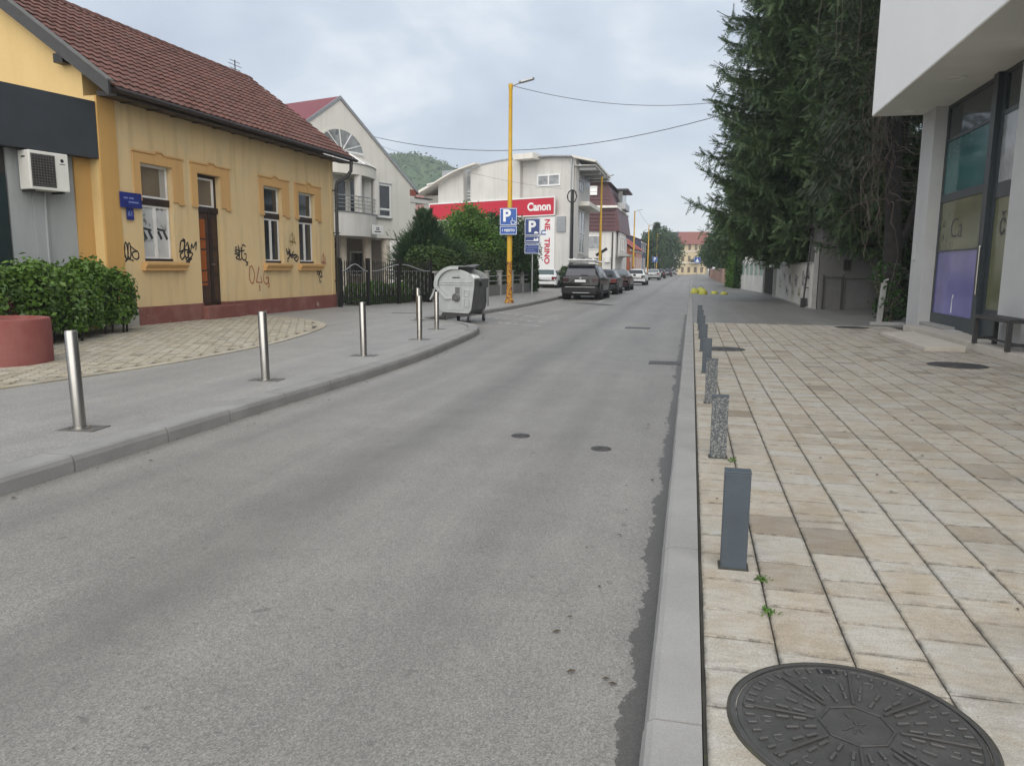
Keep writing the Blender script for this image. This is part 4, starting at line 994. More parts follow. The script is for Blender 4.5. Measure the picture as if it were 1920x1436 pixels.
obj('tow_symbol', MB().prism([(-.28, 2.535), (.28, 2.535), (.28, 2.66), (.22, 2.68), (.17, 2.60), (.10, 2.68), (.05, 2.565), (-.28, 2.56)][::-1], -.0545, -.052, 'y'), M['sign_white'], b)
b = sign_plate(SG, -.03, -.35, .33, 1.98, 2.405, 'sign_blue2')
for z, a, c in ((2.31, -.18, .24), (2.22, -.28, .26), (2.13, -.22, .10), (2.05, -.24, .2)):
    x = a
    while x < c: L = rnd.uniform(.03, .09); obj('sign_line', MB().box(x, min(x+L, c), -.0545, -.052, z, z+.035), M['pale_blue'], b); x += L+.018
SG = thing('parking_sign', 'small distant blue parking sign among the parked cars on the left', 'road sign', (-6.9, 148, .13))
obj('post', MB().cyl((0, .05), .04, 0, 3.6, 8), M['galv'], SG); b = sign_plate(SG, 0, -.5, .5, 2.6, 3.6, 'sign_blue'); text('sign_letter', 'P', .9, M['sign_white'], b, (0, -.026, 3.1), bold=.03)
SG = thing('crossing_sign', 'blue pedestrian crossing sign on the right pavement far down the street', 'road sign', (.72, 112, .13))
obj('post', MB().cyl((0, .05), .035, 0, 3.1, 8), M['galv'], SG); b = sign_plate(SG, 0, -.42, .42, 2.2, 3.04, 'sign_blue')
obj('triangle', MB().prism([(-.28, 2.34), (.28, 2.34), (0, 2.86)], -.026, -.0238, 'y'), M['sign_white'], b)
SG = thing('tilted_board', 'dark tilted advertising board on a thin post before the mansard building', 'sign', (-7.6, 66, .13))
obj('post', MB().cyl((0, 0), .05, 0, 2.6, 8), M['dkmetal'], SG); bb = MB(); bb.T = Matrix.Translation((0, 0, 2.75)) @ Matrix.Rotation(R(-32), 4, 'Y'); bb.box(-.55, .55, -.05, .05, -.12, .12); obj('board', bb, M['black'], SG)

# ------------------------------------------------------------------ cables
def cable(label, a, b, sag, r=.012, n=24):
    a, b = Vector(a), Vector(b); pts = [a.lerp(b, k/n) - Vector((0, 0, sag*4*(k/n)*(1-k/n))) for k in range(n+1)]
    tag(obj('overhead_cable', MB().tube(pts, r, 5), M['black'], None), label, 'cable', 'overhead cables')
cable('upper overhead cable from the yellow lamp top into the spruce', (-6.95, 29.3, 8.33), (2.0, 31.5, 8.0), .5, .010)
cable('lower sagging cable crossing the street from the white gable to the spruce', (-16.7, 38.2, 8.25), (1.9, 31.2, 7.6), 1.15, .014)
cable('thin cable dropping from the white gable to the banner building', (-16.6, 38.5, 7.9), (-9.3, 55.1, 7.1), .35, .007)
cable('faint distant cable linking two far yellow lamps', (-6.5, 94.5, 8.4), (-6.5, 126, 8.3), .4, .014)
# ------------------------------------------------------------------ bollards
def steel_bollard():
    t = thing('steel_bollard', '', 'bollard', (-5.03, 5.33, .115))
    obj('tube', MB().lathe([(.051, .0), (.051, .825), (.046, .836), (.02, .838)], n=24), M['steel'], t, smooth='auto')
    obj('collar', MB().lathe([(.088, .0), (.088, .010), (.070, .014), (.053, .014)], n=24), M['steel'], t, smooth='auto')
    obj('foot_plate_shadow', MB().box(-.20, .20, -.12, .12, -.03, .003), M['steel_plate'], t)  # foot plate, widened and darkened to carry the bollard's contact shadow
    return t
sb = steel_bollard(); g = 'stainless steel bollards along the left kerb'
sb['group'] = g; sb['label'] = 'nearest stainless bollard on the left pavement beside the red planter'; sb.rotation_euler = (0, R(-1.2), .1)
for (x, y_, lb) in ((-5.03, 8.26, 'stainless bollard standing in front of the wall below the first ochre window, second nearest'), (-4.96, 10.99, 'stainless bollard in front of the dark downpipe and gate, third nearest'),
                    (-5.06, 13.80, 'stainless bollard just left of the grey waste container, in front of another'), (-5.54, 16.23, 'stainless bollard on the kerb corner overlapping the container front'), (-6.91, 18.75, 'farthest stainless bollard, half hidden behind another left of the container')):
    o = dup(sb, (x, y_, .115), .1, lb, g); o.rotation_euler = (R(rnd.uniform(-.5, .5)), R(rnd.uniform(-.7, .3)), .1)
def short_post(m):
    t = thing('short_post', '', 'bollard', (.245, 3.52, .13))
    obj('post', MB().box(-.058, .058, -.038, .038, -.02, .455), M[m], t, bevel=.003)
    obj('cap', MB().box(-.0595, .0595, -.0395, .0395, .4555, .4615), M['post'], t, bevel=.002)
    obj('foot_joint', MB().box(-.068, .068, -.05, .05, -.01, .004), M['joint'], t)
    return t
spA = short_post('post'); spB = short_post('post_worn'); g = 'short square posts along the right kerb'
spA['group'] = g; spB['group'] = g
spA['label'] = 'nearest short square dark blue grey steel post on the right'
spB['label'] = 'peeling speckled square post, second from the front on the right'; spB.location = (.245, 5.66, .13)
dup(spB, (.245, 8.0, .13), 0, 'speckled square post, third from the front on the right kerb edge', g)
for y_, lb in ((10.35, 'dark square post beside the round plaza manhole cover, fourth from the front'), (13.1, 'dark square post just nearer than the plaza manhole cover, fifth from the front'), (15.5, 'dark square post, third from the far end of its row'), (17.7, 'dark square post, second from the far end of its row'), (19.9, 'farthest dark square post where stone tiles give way to asphalt')):
    dup(spA, (.245, y_, .13), 0, lb, g)
for x, y_, lb in ((.22, 44.6, 'big yellow concrete dome at the kerb end of its cluster'), (.58, 46.6, 'small yellow concrete dome behind the big one at the kerb'), (.66, 43.0, 'low yellow concrete dome in front of the big one at the kerb'), (1.30, 44.2, 'yellow concrete dome, left one of the pair on the pavement'), (1.78, 43.3, 'yellow concrete dome, right one of the pair on the pavement')):
    r_ = .24 if 'big' in lb else .20; h_ = .28 if 'big' in lb else .14
    t = thing('concrete_dome', lb, 'bollard', (x, y_, .13), rnd.uniform(0, 3), 'yellow concrete domes blocking the right pavement')
    obj('dome', MB().lathe([(r_, 0), (r_, .03)] + [(r_*math.cos(a), .03+h_*math.sin(a)) for a in np.linspace(.15, 1.5, 8)], n=20), M['yellow_dome'], t, smooth='auto')
    obj('lifting_eye', MB().tube([(-.04, 0, h_+.02), (-.03, 0, h_+.08), (.03, 0, h_+.08), (.04, 0, h_+.02)], .01, 6), M['dkmetal'], t)

t = thing('drain_slot', 'narrow dark drain slot in the left pavement before the iron gate', 'drain', (-8.35, 21.6, .116), R(4))
obj('frame', MB().box(-.42, .42, -.10, .10, -.02, .004), M['steel_plate'], t)
for k in range(8): obj('slot', MB().box(-.38+k*.1, -.32+k*.1, -.07, .07, .0041, .006), M['black'], t)
# ------------------------------------------------------------------ iron fence and gate
def iron_panel(name, label, cat, a, b, zt, posts=(True, True), arch='full'):
    a, b = Vector((*a, 0)), Vector((*b, 0)); L = (b-a).length
    t = thing(name, label, cat, (a.x, a.y, .115), math.atan2(b.y-a.y, b.x-a.x))
    if posts[0]: obj('post', MB().box(-.06, .06, -.06, .06, 0, zt+.05), M['black'], t)
    if posts[1]: obj('post', MB().box(L-.06, L+.06, -.06, .06, 0, zt+.05), M['black'], t)
    for z in (.12, .30, 1.20):
        obj('rail', MB().box(.07, L-.07, -.015, .015, z, z+.035), M['dkmetal'] if z < 1 else M['galv'], t)
    k = int(L/.105)
    for i in range(1, k):
        x = i*L/k; h_ = zt - .14
        m = MB(); m.box(x-.013, x+.013, -.040, -.017, .05, h_); m.prism([(x-.026, h_), (x+.026, h_), (x, h_+.12)], -.032, -.02, 'y')
        obj('picket', m, M['black'], t)
        if i % 2 == 0:
            obj('wavy_rod', MB().tube([(x+.03+.025*math.sin(q*2.1+i), .03, .32+q*.11) for q in range(9)], .015, 4), M['galv'], t)
    pts = [(.06+(L-.12)*q/16, -.045, 1.22 + .24*{'full': math.sin(math.pi*q/16), 'rise': math.sin(math.pi*q/32), 'fall': math.cos(math.pi*q/32)}[arch]**2.4) for q in range(17)]
    obj('swept_rail', MB().tube(pts, .020, 5), M['galv'], t)
    return t
iron_panel('iron_gate', 'black wrought iron garden gate between the dark downpipe and a thick black post', 'gate', (-11.72, 24.12), (-11.26, 25.45), 1.62)
iron_panel('iron_fence', 'black wrought iron fence panel right of the gate with pale wavy rods', 'fence', (-11.24, 25.6), (-10.72, 27.05), 1.62, (False, True), 'rise')
iron_panel('iron_fence', 'black wrought iron fence panel ending behind the grey container', 'fence', (-10.68, 27.15), (-10.05, 28.65), 1.62, (False, True), 'fall')
WF = thing('low_wall_fence', 'low concrete wall with posts and two steel rails below the clipped hedge', 'fence', (-10.02, 28.8, .115), math.atan2(15.2, .85))
obj('base_wall', MB().box(0, 15.2, -.10, .10, -.1, .52), M['walk_dark'], WF)
obj('panel_wall', MB().box(0, 2.3, -.12, -.101, -.1, 1.15), M['concrete'], WF); obj('wall_coping', MB().box(-.05, 2.35, -.16, .14, 1.151, 1.22), M['concrete'], WF)
for k in range(7):
    x = 2.6 + k*2.1; obj('concrete_post', MB().box(x-.11, x+.11, -.14, .14, -.1, 1.18), M['concrete'], WF); obj('post_cap', MB().box(x-.15, x+.15, -.18, .18, 1.181, 1.24), M['concrete'], WF)
    if k < 6:
        for z in (.72, .96): obj('rail', MB().tube([(x+.112, 0, z), (x+1.988, 0, z)], .028, 6), M['galv'], WF)

# ------------------------------------------------------------------ waste container
BN = thing('waste_container', 'battered grey steel waste container on castors with round lid pushed open', 'waste container', (-6.13, 19.55, .0), R(-3))
LY = 1.25
endp = [(-.43, .30), (.36, .27), (.43, .36), (.51, .92), (.525, 1.17)] + [(.52*math.cos(a)-.01, 1.14+.30*math.sin(a)) for a in np.linspace(.12, math.pi*.98, 14)] + [(-.545, .95), (-.49, .42)]
for y0 in (0, LY-.03): obj('end_panel', MB().prism(endp[::-1], y0, y0+.03, 'y'), M['bin'], BN, bevel=.006)
obj('side_panel', MB().prism([(.345, .29), (.43, .36), (.51, .92), (.525, 1.19), (.50, 1.19), (.485, .92), (.40, .38), (.345, .31)], .03, LY-.03, 'y'), M['bin_dark'], BN)
obj('side_panel', MB().prism([(-.43, .31), (-.49, .42), (-.545, .95), (-.52, .95), (-.46, .42), (-.40, .33)], .03, LY-.03, 'y'), M['bin_dark'], BN)
obj('floor', MB().box(-.40, .36, .03, LY-.03, .27, .30), M['bin_dark'], BN)
obj('top_rim', MB().tube([(.515, -.01, 1.195), (.515, LY+.01, 1.195)], .022, 8), M['bin'], BN)
for z in (1.03, 1.09): obj('pressed_rib', MB().box(-.46, .47, -.022, -.001, z, z+.022), M['bin'], BN, bevel=.005)
obj('pressed_rib', MB().box(.12, .15, -.022, -.001, .46, .98), M['bin'], BN, bevel=.005)
for z0, z1 in ((.72, .90), (.45, .68)): obj('pressed_panel', MB().walls(.22, .38, z0, z1, -.020, -.001, [(.245, .355, z0+.025, z1-.025)]), M['bin'], BN, bevel=.004)
obj('pocket', MB().box(-.02, .12, -.006, -.0008, .80, .97), M['bin_dark'], BN)
obj('stencil_mark', MB().box(-.10, .12, -.004, -.0006, 1.205, 1.24), M['dkmetal'], BN)
for x in (-.3, .02): obj('foot_pressing', MB().box(x, x+.2, -.012, -.001, .36, .38), M['bin'], BN, bevel=.004)
# lid: cylinder sheet swung open to the left, held by a bent arm on each end
lc = (-.02, 1.02); lid = MB()
arc = [(lc[0]+r_*math.cos(a)*1.02, lc[1]+.02+r_*math.sin(a)*.86) for r_ in (.575,) for a in np.linspace(1.35, 3.35, 16)]
arc_in = [(lc[0]+.55*math.cos(a)*1.02, lc[1]+.02+.55*math.sin(a)*.86) for a in np.linspace(3.35, 1.35, 16)]
lid.prism((arc + arc_in)[::-1], -.06, LY+.06, 'y'); LD = obj('lid', lid, M['bin'], BN)
rim = MB()
for y0 in (-.075, LY+.06): rim.prism((arc + [(lc[0]+.47*math.cos(a)*1.02, lc[1]+.02+.47*math.sin(a)*.86) for a in np.linspace(3.35, 1.35, 16)])[::-1], y0, y0+.014, 'y')
obj('lid_rim', rim, M['bin'], LD)
obj('lid_flap', MB().prism([(-.60, .93), (-.57, .93), (-.64, .72), (-.72, .62), (-.74, .64)], -.05, LY+.05, 'y'), M['bin'], LD)
for y0 in (-.055, LY+.02):
    obj('lid_arm', MB().prism([(-.60, 1.02), (-.53, 1.02), (-.26, .72), (.02, .735), (.02, .66), (-.30, .645), (-.60, .95)], y0, y0+.03, 'y'), M['galv'], LD, bevel=.005)
    pv_ = MB(); pv_.T = Matrix.Translation((.02, y0+.015, .70)) @ Matrix.Rotation(math.pi/2, 4, 'X'); pv_.lathe([(.11, -.02), (.11, .015), (.085, .03), (.08, .02), (.055, .02), (.05, .04), (.001, .04)], n=22); obj('pivot', pv_, M['bin_dark'], LD)
obj('chassis', MB().box(-.42, .36, .02, .14, .20, .262), M['dkmetal'], BN); obj('chassis', MB().box(-.42, .36, LY-.16, LY-.04, .20, .262), M['dkmetal'], BN)
for x, y0 in ((-.34, .10), (.34, .08), (-.34, LY-.1), (.42, LY-.12)):
    c = obj('castor', MB().tube([(x, y0, .22), (x+.01, y0-.02, .12)], .03, 6), M['dkmetal'], BN)
    f_ = MB()
    for s_ in (-.035, .035): f_.prism([(y0-.06, .22), (y0+.06, .22), (y0-.0, .085), (y0-.04, .085)], x+s_-.004, x+s_+.004, 'x')
    obj('fork', f_, M['galv'], c)
    wv = MB(); wv.T = Matrix.Translation((x, y0-.025, .095)) @ Matrix.Rotation(math.pi/2, 4, 'Y'); wv.lathe([(.06, -.024), (.093, -.024), (.095, 0), (.093, .024), (.06, .024)], n=20); obj('wheel', wv, M['rubber'], c)
obj('side_stain', MB().prism([(.3, .55), (.46, .48), (.62, .62), (.70, .84), (.58, .80), (.5, .9), (.42, .74)], .505, .509, 'x'), M['black'], BN) if False else None
obj('side_pocket', MB().prism([(LY-.16, .95), (LY-.06, .95), (LY-.03, .45), (LY-.12, .42)], .50, .54, 'x'), M['bin'], BN)
bag = MB(); bv = []
bm = bmesh.new(); bmesh.ops.create_icosphere(bm, subdivisions=3, radius=1)
for v in bm.verts:
    c_ = v.co; k_ = 1 + .16*math.sin(7*c_.x+3*c_.z) * math.cos(6*c_.y) + rnd.uniform(-.03, .03); v.co = Vector((c_.x*.20*k_, c_.y*.34*k_, c_.z*.17*k_))
bme = bpy.data.meshes.new('refuse_bag'); bm.to_mesh(bme); bm.free(); bme.materials.append(M['whitep']); bme.shade_smooth()
o = bpy.data.objects.new('refuse_bag', bme); COL.objects.link(o); o.location = (-5.80, 20.0, 1.15); tag(o, 'white refuse bag poking out of the open container top', 'bag')
o2 = o.copy(); o2.data = bme.copy(); o2.data.materials.clear(); o2.data.materials.append(M['black']); COL.objects.link(o2); o2.location = (-6.0, 20.2, 1.05); o2.scale = (1.5, 1.4, 1.2); o2.rotation_euler = (0, .2, 1); tag(o2, 'black refuse bag inside the open grey container', 'bag')
cd = MB()
cd._add([(-.42, -.2, .0), (-.1, -.25, .05), (.25, -.2, .10), (.38, -.15, .09), (.36, .25, .12), (.2, .3, .13), (-.12, .28, .08), (-.4, .25, .03)] , [(0, 1, 6, 7), (1, 2, 5, 6), (2, 3, 4, 5)])
o = obj('rubbish_sheet', cd, M['bin_dark'], None); o.location = (-6.0, 19.95, 1.455); o.modifiers.new('s', 'SOLIDIFY').thickness = .02; tag(o, 'crumpled dark sheet lying across the top of the open container', 'rubbish')

# ------------------------------------------------------------------ cars
def paint(name, c, metal=.2): return plain(name, c, .32, metal, .35, .35)
P_black = paint('black car paint', (.007, .007, .008)); P_dark = paint('dark grey car paint', (.035, .038, .042)); P_maroon = paint('maroon car paint', (.030, .009, .014))
P_white = paint('white car paint', (.72, .73, .73), 0); P_silver = paint('silver car paint', (.46, .47, .48)); P_navy = paint('navy car paint', (.016, .02, .035))
car_glass = plain('car glass', (.020, .024, .028), .05, spec=.8); car_glass_l = plain('light car glass', (.10, .12, .125), .06, spec=.8)
red_lens = plain('tail lamp', (.16, .012, .012), .2); dark_lens = plain('smoked lamp', (.035, .012, .012), .2); clear_lens = plain('head lamp', (.55, .57, .58), .15)
alloy = plain('alloy', (.40, .41, .42), .35, .8)
PROF = {
 'suv': [(0, .44, .80, .83, .82, .76), (.03, .36, 1.00, 1.05, .89, .80), (.10, .32, 1.07, 1.13, .92, .78), (.24, .30, 1.10, 1.42, .93, .70), (.40, .30, 1.10, 1.63, .935, .66), (.9, .28, 1.09, 1.70, .94, .66), (2.2, .28, 1.07, 1.69, .94, .66), (2.75, .28, 1.05, 1.62, .94, .65), (3.45, .28, 1.03, 1.09, .93, .78), (4.2, .28, .95, 1.0, .90, .78), (4.6, .34, .74, .78, .82, .7), (4.68, .42, .6, .63, .75, .66)],
 'hatch': [(0, .42, .72, .75, .78, .72), (.04, .33, .90, .95, .85, .76), (.12, .28, .95, 1.02, .87, .72), (.30, .27, .96, 1.22, .875, .66), (.52, .26, .96, 1.38, .88, .62), (.9, .25, .96, 1.45, .88, .60), (1.9, .25, .94, 1.44, .88, .60), (2.4, .25, .93, 1.38, .88, .60), (3.05, .25, .91, .96, .87, .74), (3.7, .28, .82, .86, .82, .72), (4.0, .32, .64, .68, .76, .66), (4.06, .4, .54, .57, .7, .62)],
 'sedan': [(0, .42, .74, .77, .78, .72), (.04, .33, .96, 1.0, .86, .76), (.45, .28, .98, 1.03, .88, .76), (.75, .26, .98, 1.20, .885, .68), (1.15, .25, .98, 1.37, .89, .62), (1.6, .25, .98, 1.44, .89, .60), (2.3, .25, .96, 1.42, .89, .60), (2.7, .25, .95, 1.34, .89, .61), (3.3, .25, .93, .98, .88, .76), (4.1, .28, .84, .88, .84, .72), (4.42, .32, .64, .68, .78, .68), (4.5, .4, .54, .57, .72, .62)]}
def make_car(kind, label, pnt, loc, rz, group='cars parked along the left kerb', lens=red_lens, glass=car_glass, front=False, detail=True, rack=False):
    P = PROF[kind]; t = thing('parked_car', label, 'car', loc, rz, group)
    ys = [p[0] for p in P]
    fn = [lambda y, i=i: float(np.interp(y, ys, [p[i] for p in P])) for i in range(6)]
    def half(y):
        zb, zbelt, zt, hw, ht = (fn[i](y) for i in (1, 2, 3, 4, 5))
        hood = zt - zbelt < .12
        p6 = (ht+.07, zbelt+.008) if hood else (ht, zt-.075); p7 = (ht-.02, zt-.012) if hood else (ht-.10, zt-.014)
        return [(hw*.80, zb), (hw*.975, zb+.09), (hw, zb+.26), (hw*.998, zbelt-.20), (hw*.972, zbelt-.06), (hw*.935, zbelt), p6, p7, (ht*.5, zt)]
    yy = sorted(set(ys + [round(y, 3) for y in np.linspace(.2, ys[-1]-.2, 12)]))
    rings = []
    for y in yy:
        h_ = half(y); rings.append([(x, y, z) for x, z in h_] + [(-x, y, z) for x, z in h_[::-1]])
    k = len(rings[0]); b = MB(); vs = [v for r_ in rings for v in r_]
    b._add(vs, [(a*k+q, a*k+(q+1) % k, (a+1)*k+(q+1) % k, (a+1)*k+q) for a in range(len(rings)-1) for q in range(k)] + [tuple(range(k))[::-1], tuple(range((len(rings)-1)*k, len(rings)*k))])
    obj('body', b, pnt, t, smooth='auto')
    def sheet(y0, y1, x0, x1, name, m, ny=5, nxs=7, off=.010):
        v = []; f_ = []
        for i in range(ny):
            y = y0+(y1-y0)*i/(ny-1); e_ = .02; dz = (fn[3](y+e_)-fn[3](y-e_))/(2*e_); nn = Vector((0, -dz, 1)).normalized()
            for j in range(nxs):
                s_ = -1+2*j/(nxs-1); x = s_*((x0)+(x1-x0)*i/(ny-1)); zc = fn[3](y) - .008*abs(s_)
                v.append((x, y+nn.y*off, zc+nn.z*off))
        f_ = [(i*nxs+j, i*nxs+j+1, (i+1)*nxs+j+1, (i+1)*nxs+j) for i in range(ny-1) for j in range(nxs-1)]
        return obj(name, MB()._add(v, f_), m, t, smooth=True)
    ry0, ry1 = {'suv': (.105, .385), 'hatch': (.13, .50), 'sedan': (.50, 1.12)}[kind]
    sheet(ry0, ry1, fn[5](ry0)-.05, fn[5](ry1)-.05, 'rear_window', glass)
    wy0, wy1 = {'suv': (2.82, 3.40), 'hatch': (2.46, 3.0), 'sedan': (2.76, 3.24)}[kind]
    sheet(wy0, wy1, fn[5](wy0)-.06, fn[5](wy1)-.05, 'windscreen', glass)
    segs = {'suv': ((.50, 1.1), (1.2, 2.05), (2.13, 2.95)), 'hatch': ((.62, 1.05), (1.12, 1.75), (1.83, 2.62)), 'sedan': ((1.2, 1.75), (1.83, 2.85))}[kind]
    for s_ in (-1, 1):
        for a, c in segs:
            v = []; n_ = 5
            for i in range(n_):
                y = a+(c-a)*i/(n_-1); h_ = half(y); p5, p6 = h_[5], h_[6]
                for q in (.10, .88): v.append((s_*(p5[0]+(p6[0]-p5[0])*q+.008), y, p5[1]+(p6[1]-p5[1])*q))
            fs = [(2*i, 2*i+2, 2*i+3, 2*i+1) if s_ > 0 else (2*i, 2*i+1, 2*i+3, 2*i+2) for i in range(n_-1)]
            obj('side_window', MB()._add(v, fs), glass, t)
        h3 = fn[4](.06); zl = fn[2](.06)
        obj('tail_lamp', MB().prism([(h3*.62, -.012), (h3*.97, .01), (h3*1.012, .13), (h3*.9, .15), (h3*.62, .05)], zl-.24 if kind != 'suv' else .86, zl-.02 if kind != 'suv' else 1.02, 'z') if s_ > 0 else
            MB().prism([(-h3*.62, -.012), (-h3*.97, .01), (-h3*1.012, .13), (-h3*.9, .15), (-h3*.62, .05)][::-1], zl-.24 if kind != 'suv' else .86, zl-.02 if kind != 'suv' else 1.02, 'z'), lens, t, bevel=.01)
        L = ys[-1]; hf = fn[4](L-.25)
        obj('head_lamp', MB().box(*sorted((s_*hf*.62, s_*hf*1.01)), L-.28, L-.10, fn[2](L-.2)-.16, fn[2](L-.2)-.02), clear_lens, t, bevel=.02)
        ym = segs[-1][1]-.02
        obj('mirror', MB().box(*sorted((s_*(fn[4](ym)+.02), s_*(fn[4](ym)+.20))), ym, ym+.12, fn[2](ym)+.02, fn[2](ym)+.17), pnt, t, bevel=.03)
        obj('door_handle', MB().box(*sorted((s_*(fn[4](1.7)*.97), s_*(fn[4](1.7)+.012))), segs[-1][0]+.05, segs[-1][0]+.22, fn[2](1.7)-.13, fn[2](1.7)-.10), pnt, t)
        obj('sill', MB().box(*sorted((s_*fn[4](1.8)*.9, s_*(fn[4](1.8)+.006))), 1.15, L-1.3, fn[1](1.8)-.02, fn[1](1.8)+.14), M['rubber'], t)
        rW = .36 if kind == 'suv' else .31
        for wy in (.82 if kind == 'suv' else .72, L-.88):
            a_ = MB(); a_.T = Matrix.Translation((s_*(fn[4](wy)-.16), wy, rW+.01)) @ Matrix.Rotation(math.pi/2, 4, 'Y'); a_.cyl((0, 0), rW+.055, -.165, .165, 24); obj('wheel_arch', a_, M['rubber'], t)
            w_ = MB(); w_.T = Matrix.Translation((s_*(fn[4](wy)-.10), wy, rW)) @ Matrix.Rotation(math.pi/2, 4, 'Y'); w_.lathe([(rW*.62, -.112), (rW*.95, -.11), (rW, -.07), (rW, .07), (rW*.95, .11), (rW*.62, .112)], n=26); w_o = obj('wheel', w_, M['rubber'], t, smooth='auto')
            h_ = MB(); h_.T = Matrix.Translation((s_*(fn[4](wy)+.012), wy, rW)) @ Matrix.Rotation(math.pi/2*s_, 4, 'Y')
            h_.lathe([(rW*.60, -.012), (rW*.60, .004), (rW*.5, -.01), (rW*.14, .0), (.001, .006)], n=20); obj('rim', h_, alloy, w_o)
    obj('bumper', MB().prism([(-.78, -.035), (.78, -.035), (.885 if kind != 'suv' else .92, .06), (.88 if kind != 'suv' else .92, .2), (-.88 if kind != 'suv' else -.92, .2), (-.885 if kind != 'suv' else -.92, .06)], .33, .56 if kind != 'suv' else .64, 'z'), pnt if kind != 'suv' else M['rubber'], t, bevel=.03)
    obj('lower_bumper', MB().prism([(-.74, -.037), (.74, -.037), (.82, .05), (.82, .2), (-.82, .2), (-.82, .05)], .29, .40, 'z'), M['rubber'], t, bevel=.02)
    zp = .90 if kind == 'suv' else .80
    obj('number_plate', MB().box(-.26, .26, -.028 if kind == 'suv' else -.022, .02, zp-.055, zp+.055), M['sign_white'], t)
    obj('plate_recess', MB().box(-.42, .42, -.020 if kind == 'suv' else -.016, .03, zp-.09, zp+.09), M['dkmetal'] if kind == 'suv' else pnt, t)
    obj('underbody', MB().box(-.70, .70, .15, ys[-1]-.2, .19, .34), M['rubber'], t)
    if kind == 'suv':
        obj('badge', MB().lathe([(.05, 0), (.05, .012), (.02, .016)], n=16), M['galv'], t, loc=(0, .015, 1.03), rot=(math.pi/2, 0, 0))
        obj('roof_spoiler', MB().prism([(.22, 1.60), (.50, 1.66), (.50, 1.70), (.22, 1.645)], -.66, .66, 'x'), pnt, t, bevel=.01)
        obj('wiper', MB().box(-.02, .36, .09, .12, 1.155, 1.18), M['rubber'], t); obj('bumper_strip', MB().box(-.72, .72, -.045, -.03, .60, .625), M['galv'], t)
        obj('skid_strip', MB().box(-.35, .45, -.043, -.03, .33, .36), M['galv'], t)
    if rack:
        rk = obj('roof_rack', MB().box(-.62, -.57, .7, 2.6, 1.74, 1.79), M['galv'], t); obj('rack_rail', MB().box(.57, .62, .7, 2.6, 1.74, 1.79), M['galv'], rk)
        for y in (.62, 1.25, 1.9, 2.55): obj('crossbar', MB().box(-.68, .68, y, y+.07, 1.791, 1.85), M['whitep'], rk)
        obj('roof_light_bar', MB().box(-.70, .70, .45, .60, 1.86, 1.93), M['whitep'], rk, bevel=.02)
        for x in (-.52, -.18, .2, .50):
            m = MB(); m.prism([(x-.06, 1.86), (x+.06, 1.86), (x+.14, 1.98), (x+.02, 1.98)], .9, 1.5, 'y'); obj('ski_clamp', m, M['rubber'] if x != -.52 else M['whitep'], rk)
    return t
make_car('suv', 'black estate style off-road car with roof rack, nearest in the parked row', P_black, (-5.12, 36.0, 0), R(-1), rack=True, lens=dark_lens, glass=plain('tinted rear glass', (.035, .038, .055), .10, spec=.5))
make_car('hatch', 'dark grey car mostly hidden behind the black car with the roof rack', P_dark, (-5.02, 44.0, 0), R(-1))
make_car('sedan', 'dark maroon saloon parked between the dark grey and the white car', P_maroon, (-5.0, 52.2, 0), R(-1), lens=dark_lens, glass=car_glass_l)
make_car('hatch', 'white hatchback with smoked tail lamps parked behind the maroon saloon', P_white, (-4.93, 69.8, 0), R(-2), lens=plain('black lamp', (.02, .015, .015), .2))
make_car('sedan', 'silver saloon parked beyond the white hatchback', P_silver, (-5.05, 104, 0), R(-1), glass=car_glass_l)
make_car('hatch', 'black hatchback peeking out behind the silver saloon', P_black, (-4.85, 121, 0), R(-1))
make_car('hatch', 'dark car parked second from the far end of the row', P_navy, (-4.55, 150, 0), R(-1))
make_car('hatch', 'small silver car last in the row before the yellow building', P_silver, (-4.6, 196, 0), R(-1))
make_car('hatch', 'white hatchback parked on the forecourt behind the two parking signs', P_white, (-9.95, 52.2, .0), R(-3), group='cars parked off the road', glass=plain('greenish glass', (.06, .09, .09), .06, spec=.8))
# ------------------------------------------------------------------ modern building on the right
SB = thing('modern_shop_building', 'modern building with white overhanging upper floor and tall shop windows with violet film', 'building', (5.24, 20.6, 0), R(-90))
LEN = 19.0
obj('upper_floor', MB().box(0, LEN, -1.14, 9, 5.20, 12.5), M['overhang'], SB)
obj('soffit', MB().box(.01, LEN, -1.13, .5, 5.18, 5.1985), M['soffit'], SB)
for x in (.45, 3.75, 7.4): 
    o = obj('soffit_lamp', MB().lathe([(.17, 5.179), (.17, 5.165), (.145, 5.16), (.14, 5.174), (.001, 5.175)], (x, -.42), 28), M['soffit'], SB, smooth='auto')
for x0, x1 in ((0, .98), (5.73, 6.75), (11.4, 12.4), (17.5, 19)):
    obj('column', MB().box(x0, x1, 0, .5, .10, 5.178), M['gcol'], SB)
obj('rear_mass', MB().box(0, LEN, .51, 9, 0, 5.19), M['gcol'], SB)
obj('side_wall', MB().box(-.03, -.001, .5, 9, 0, 5.19), M['greywall'], SB)
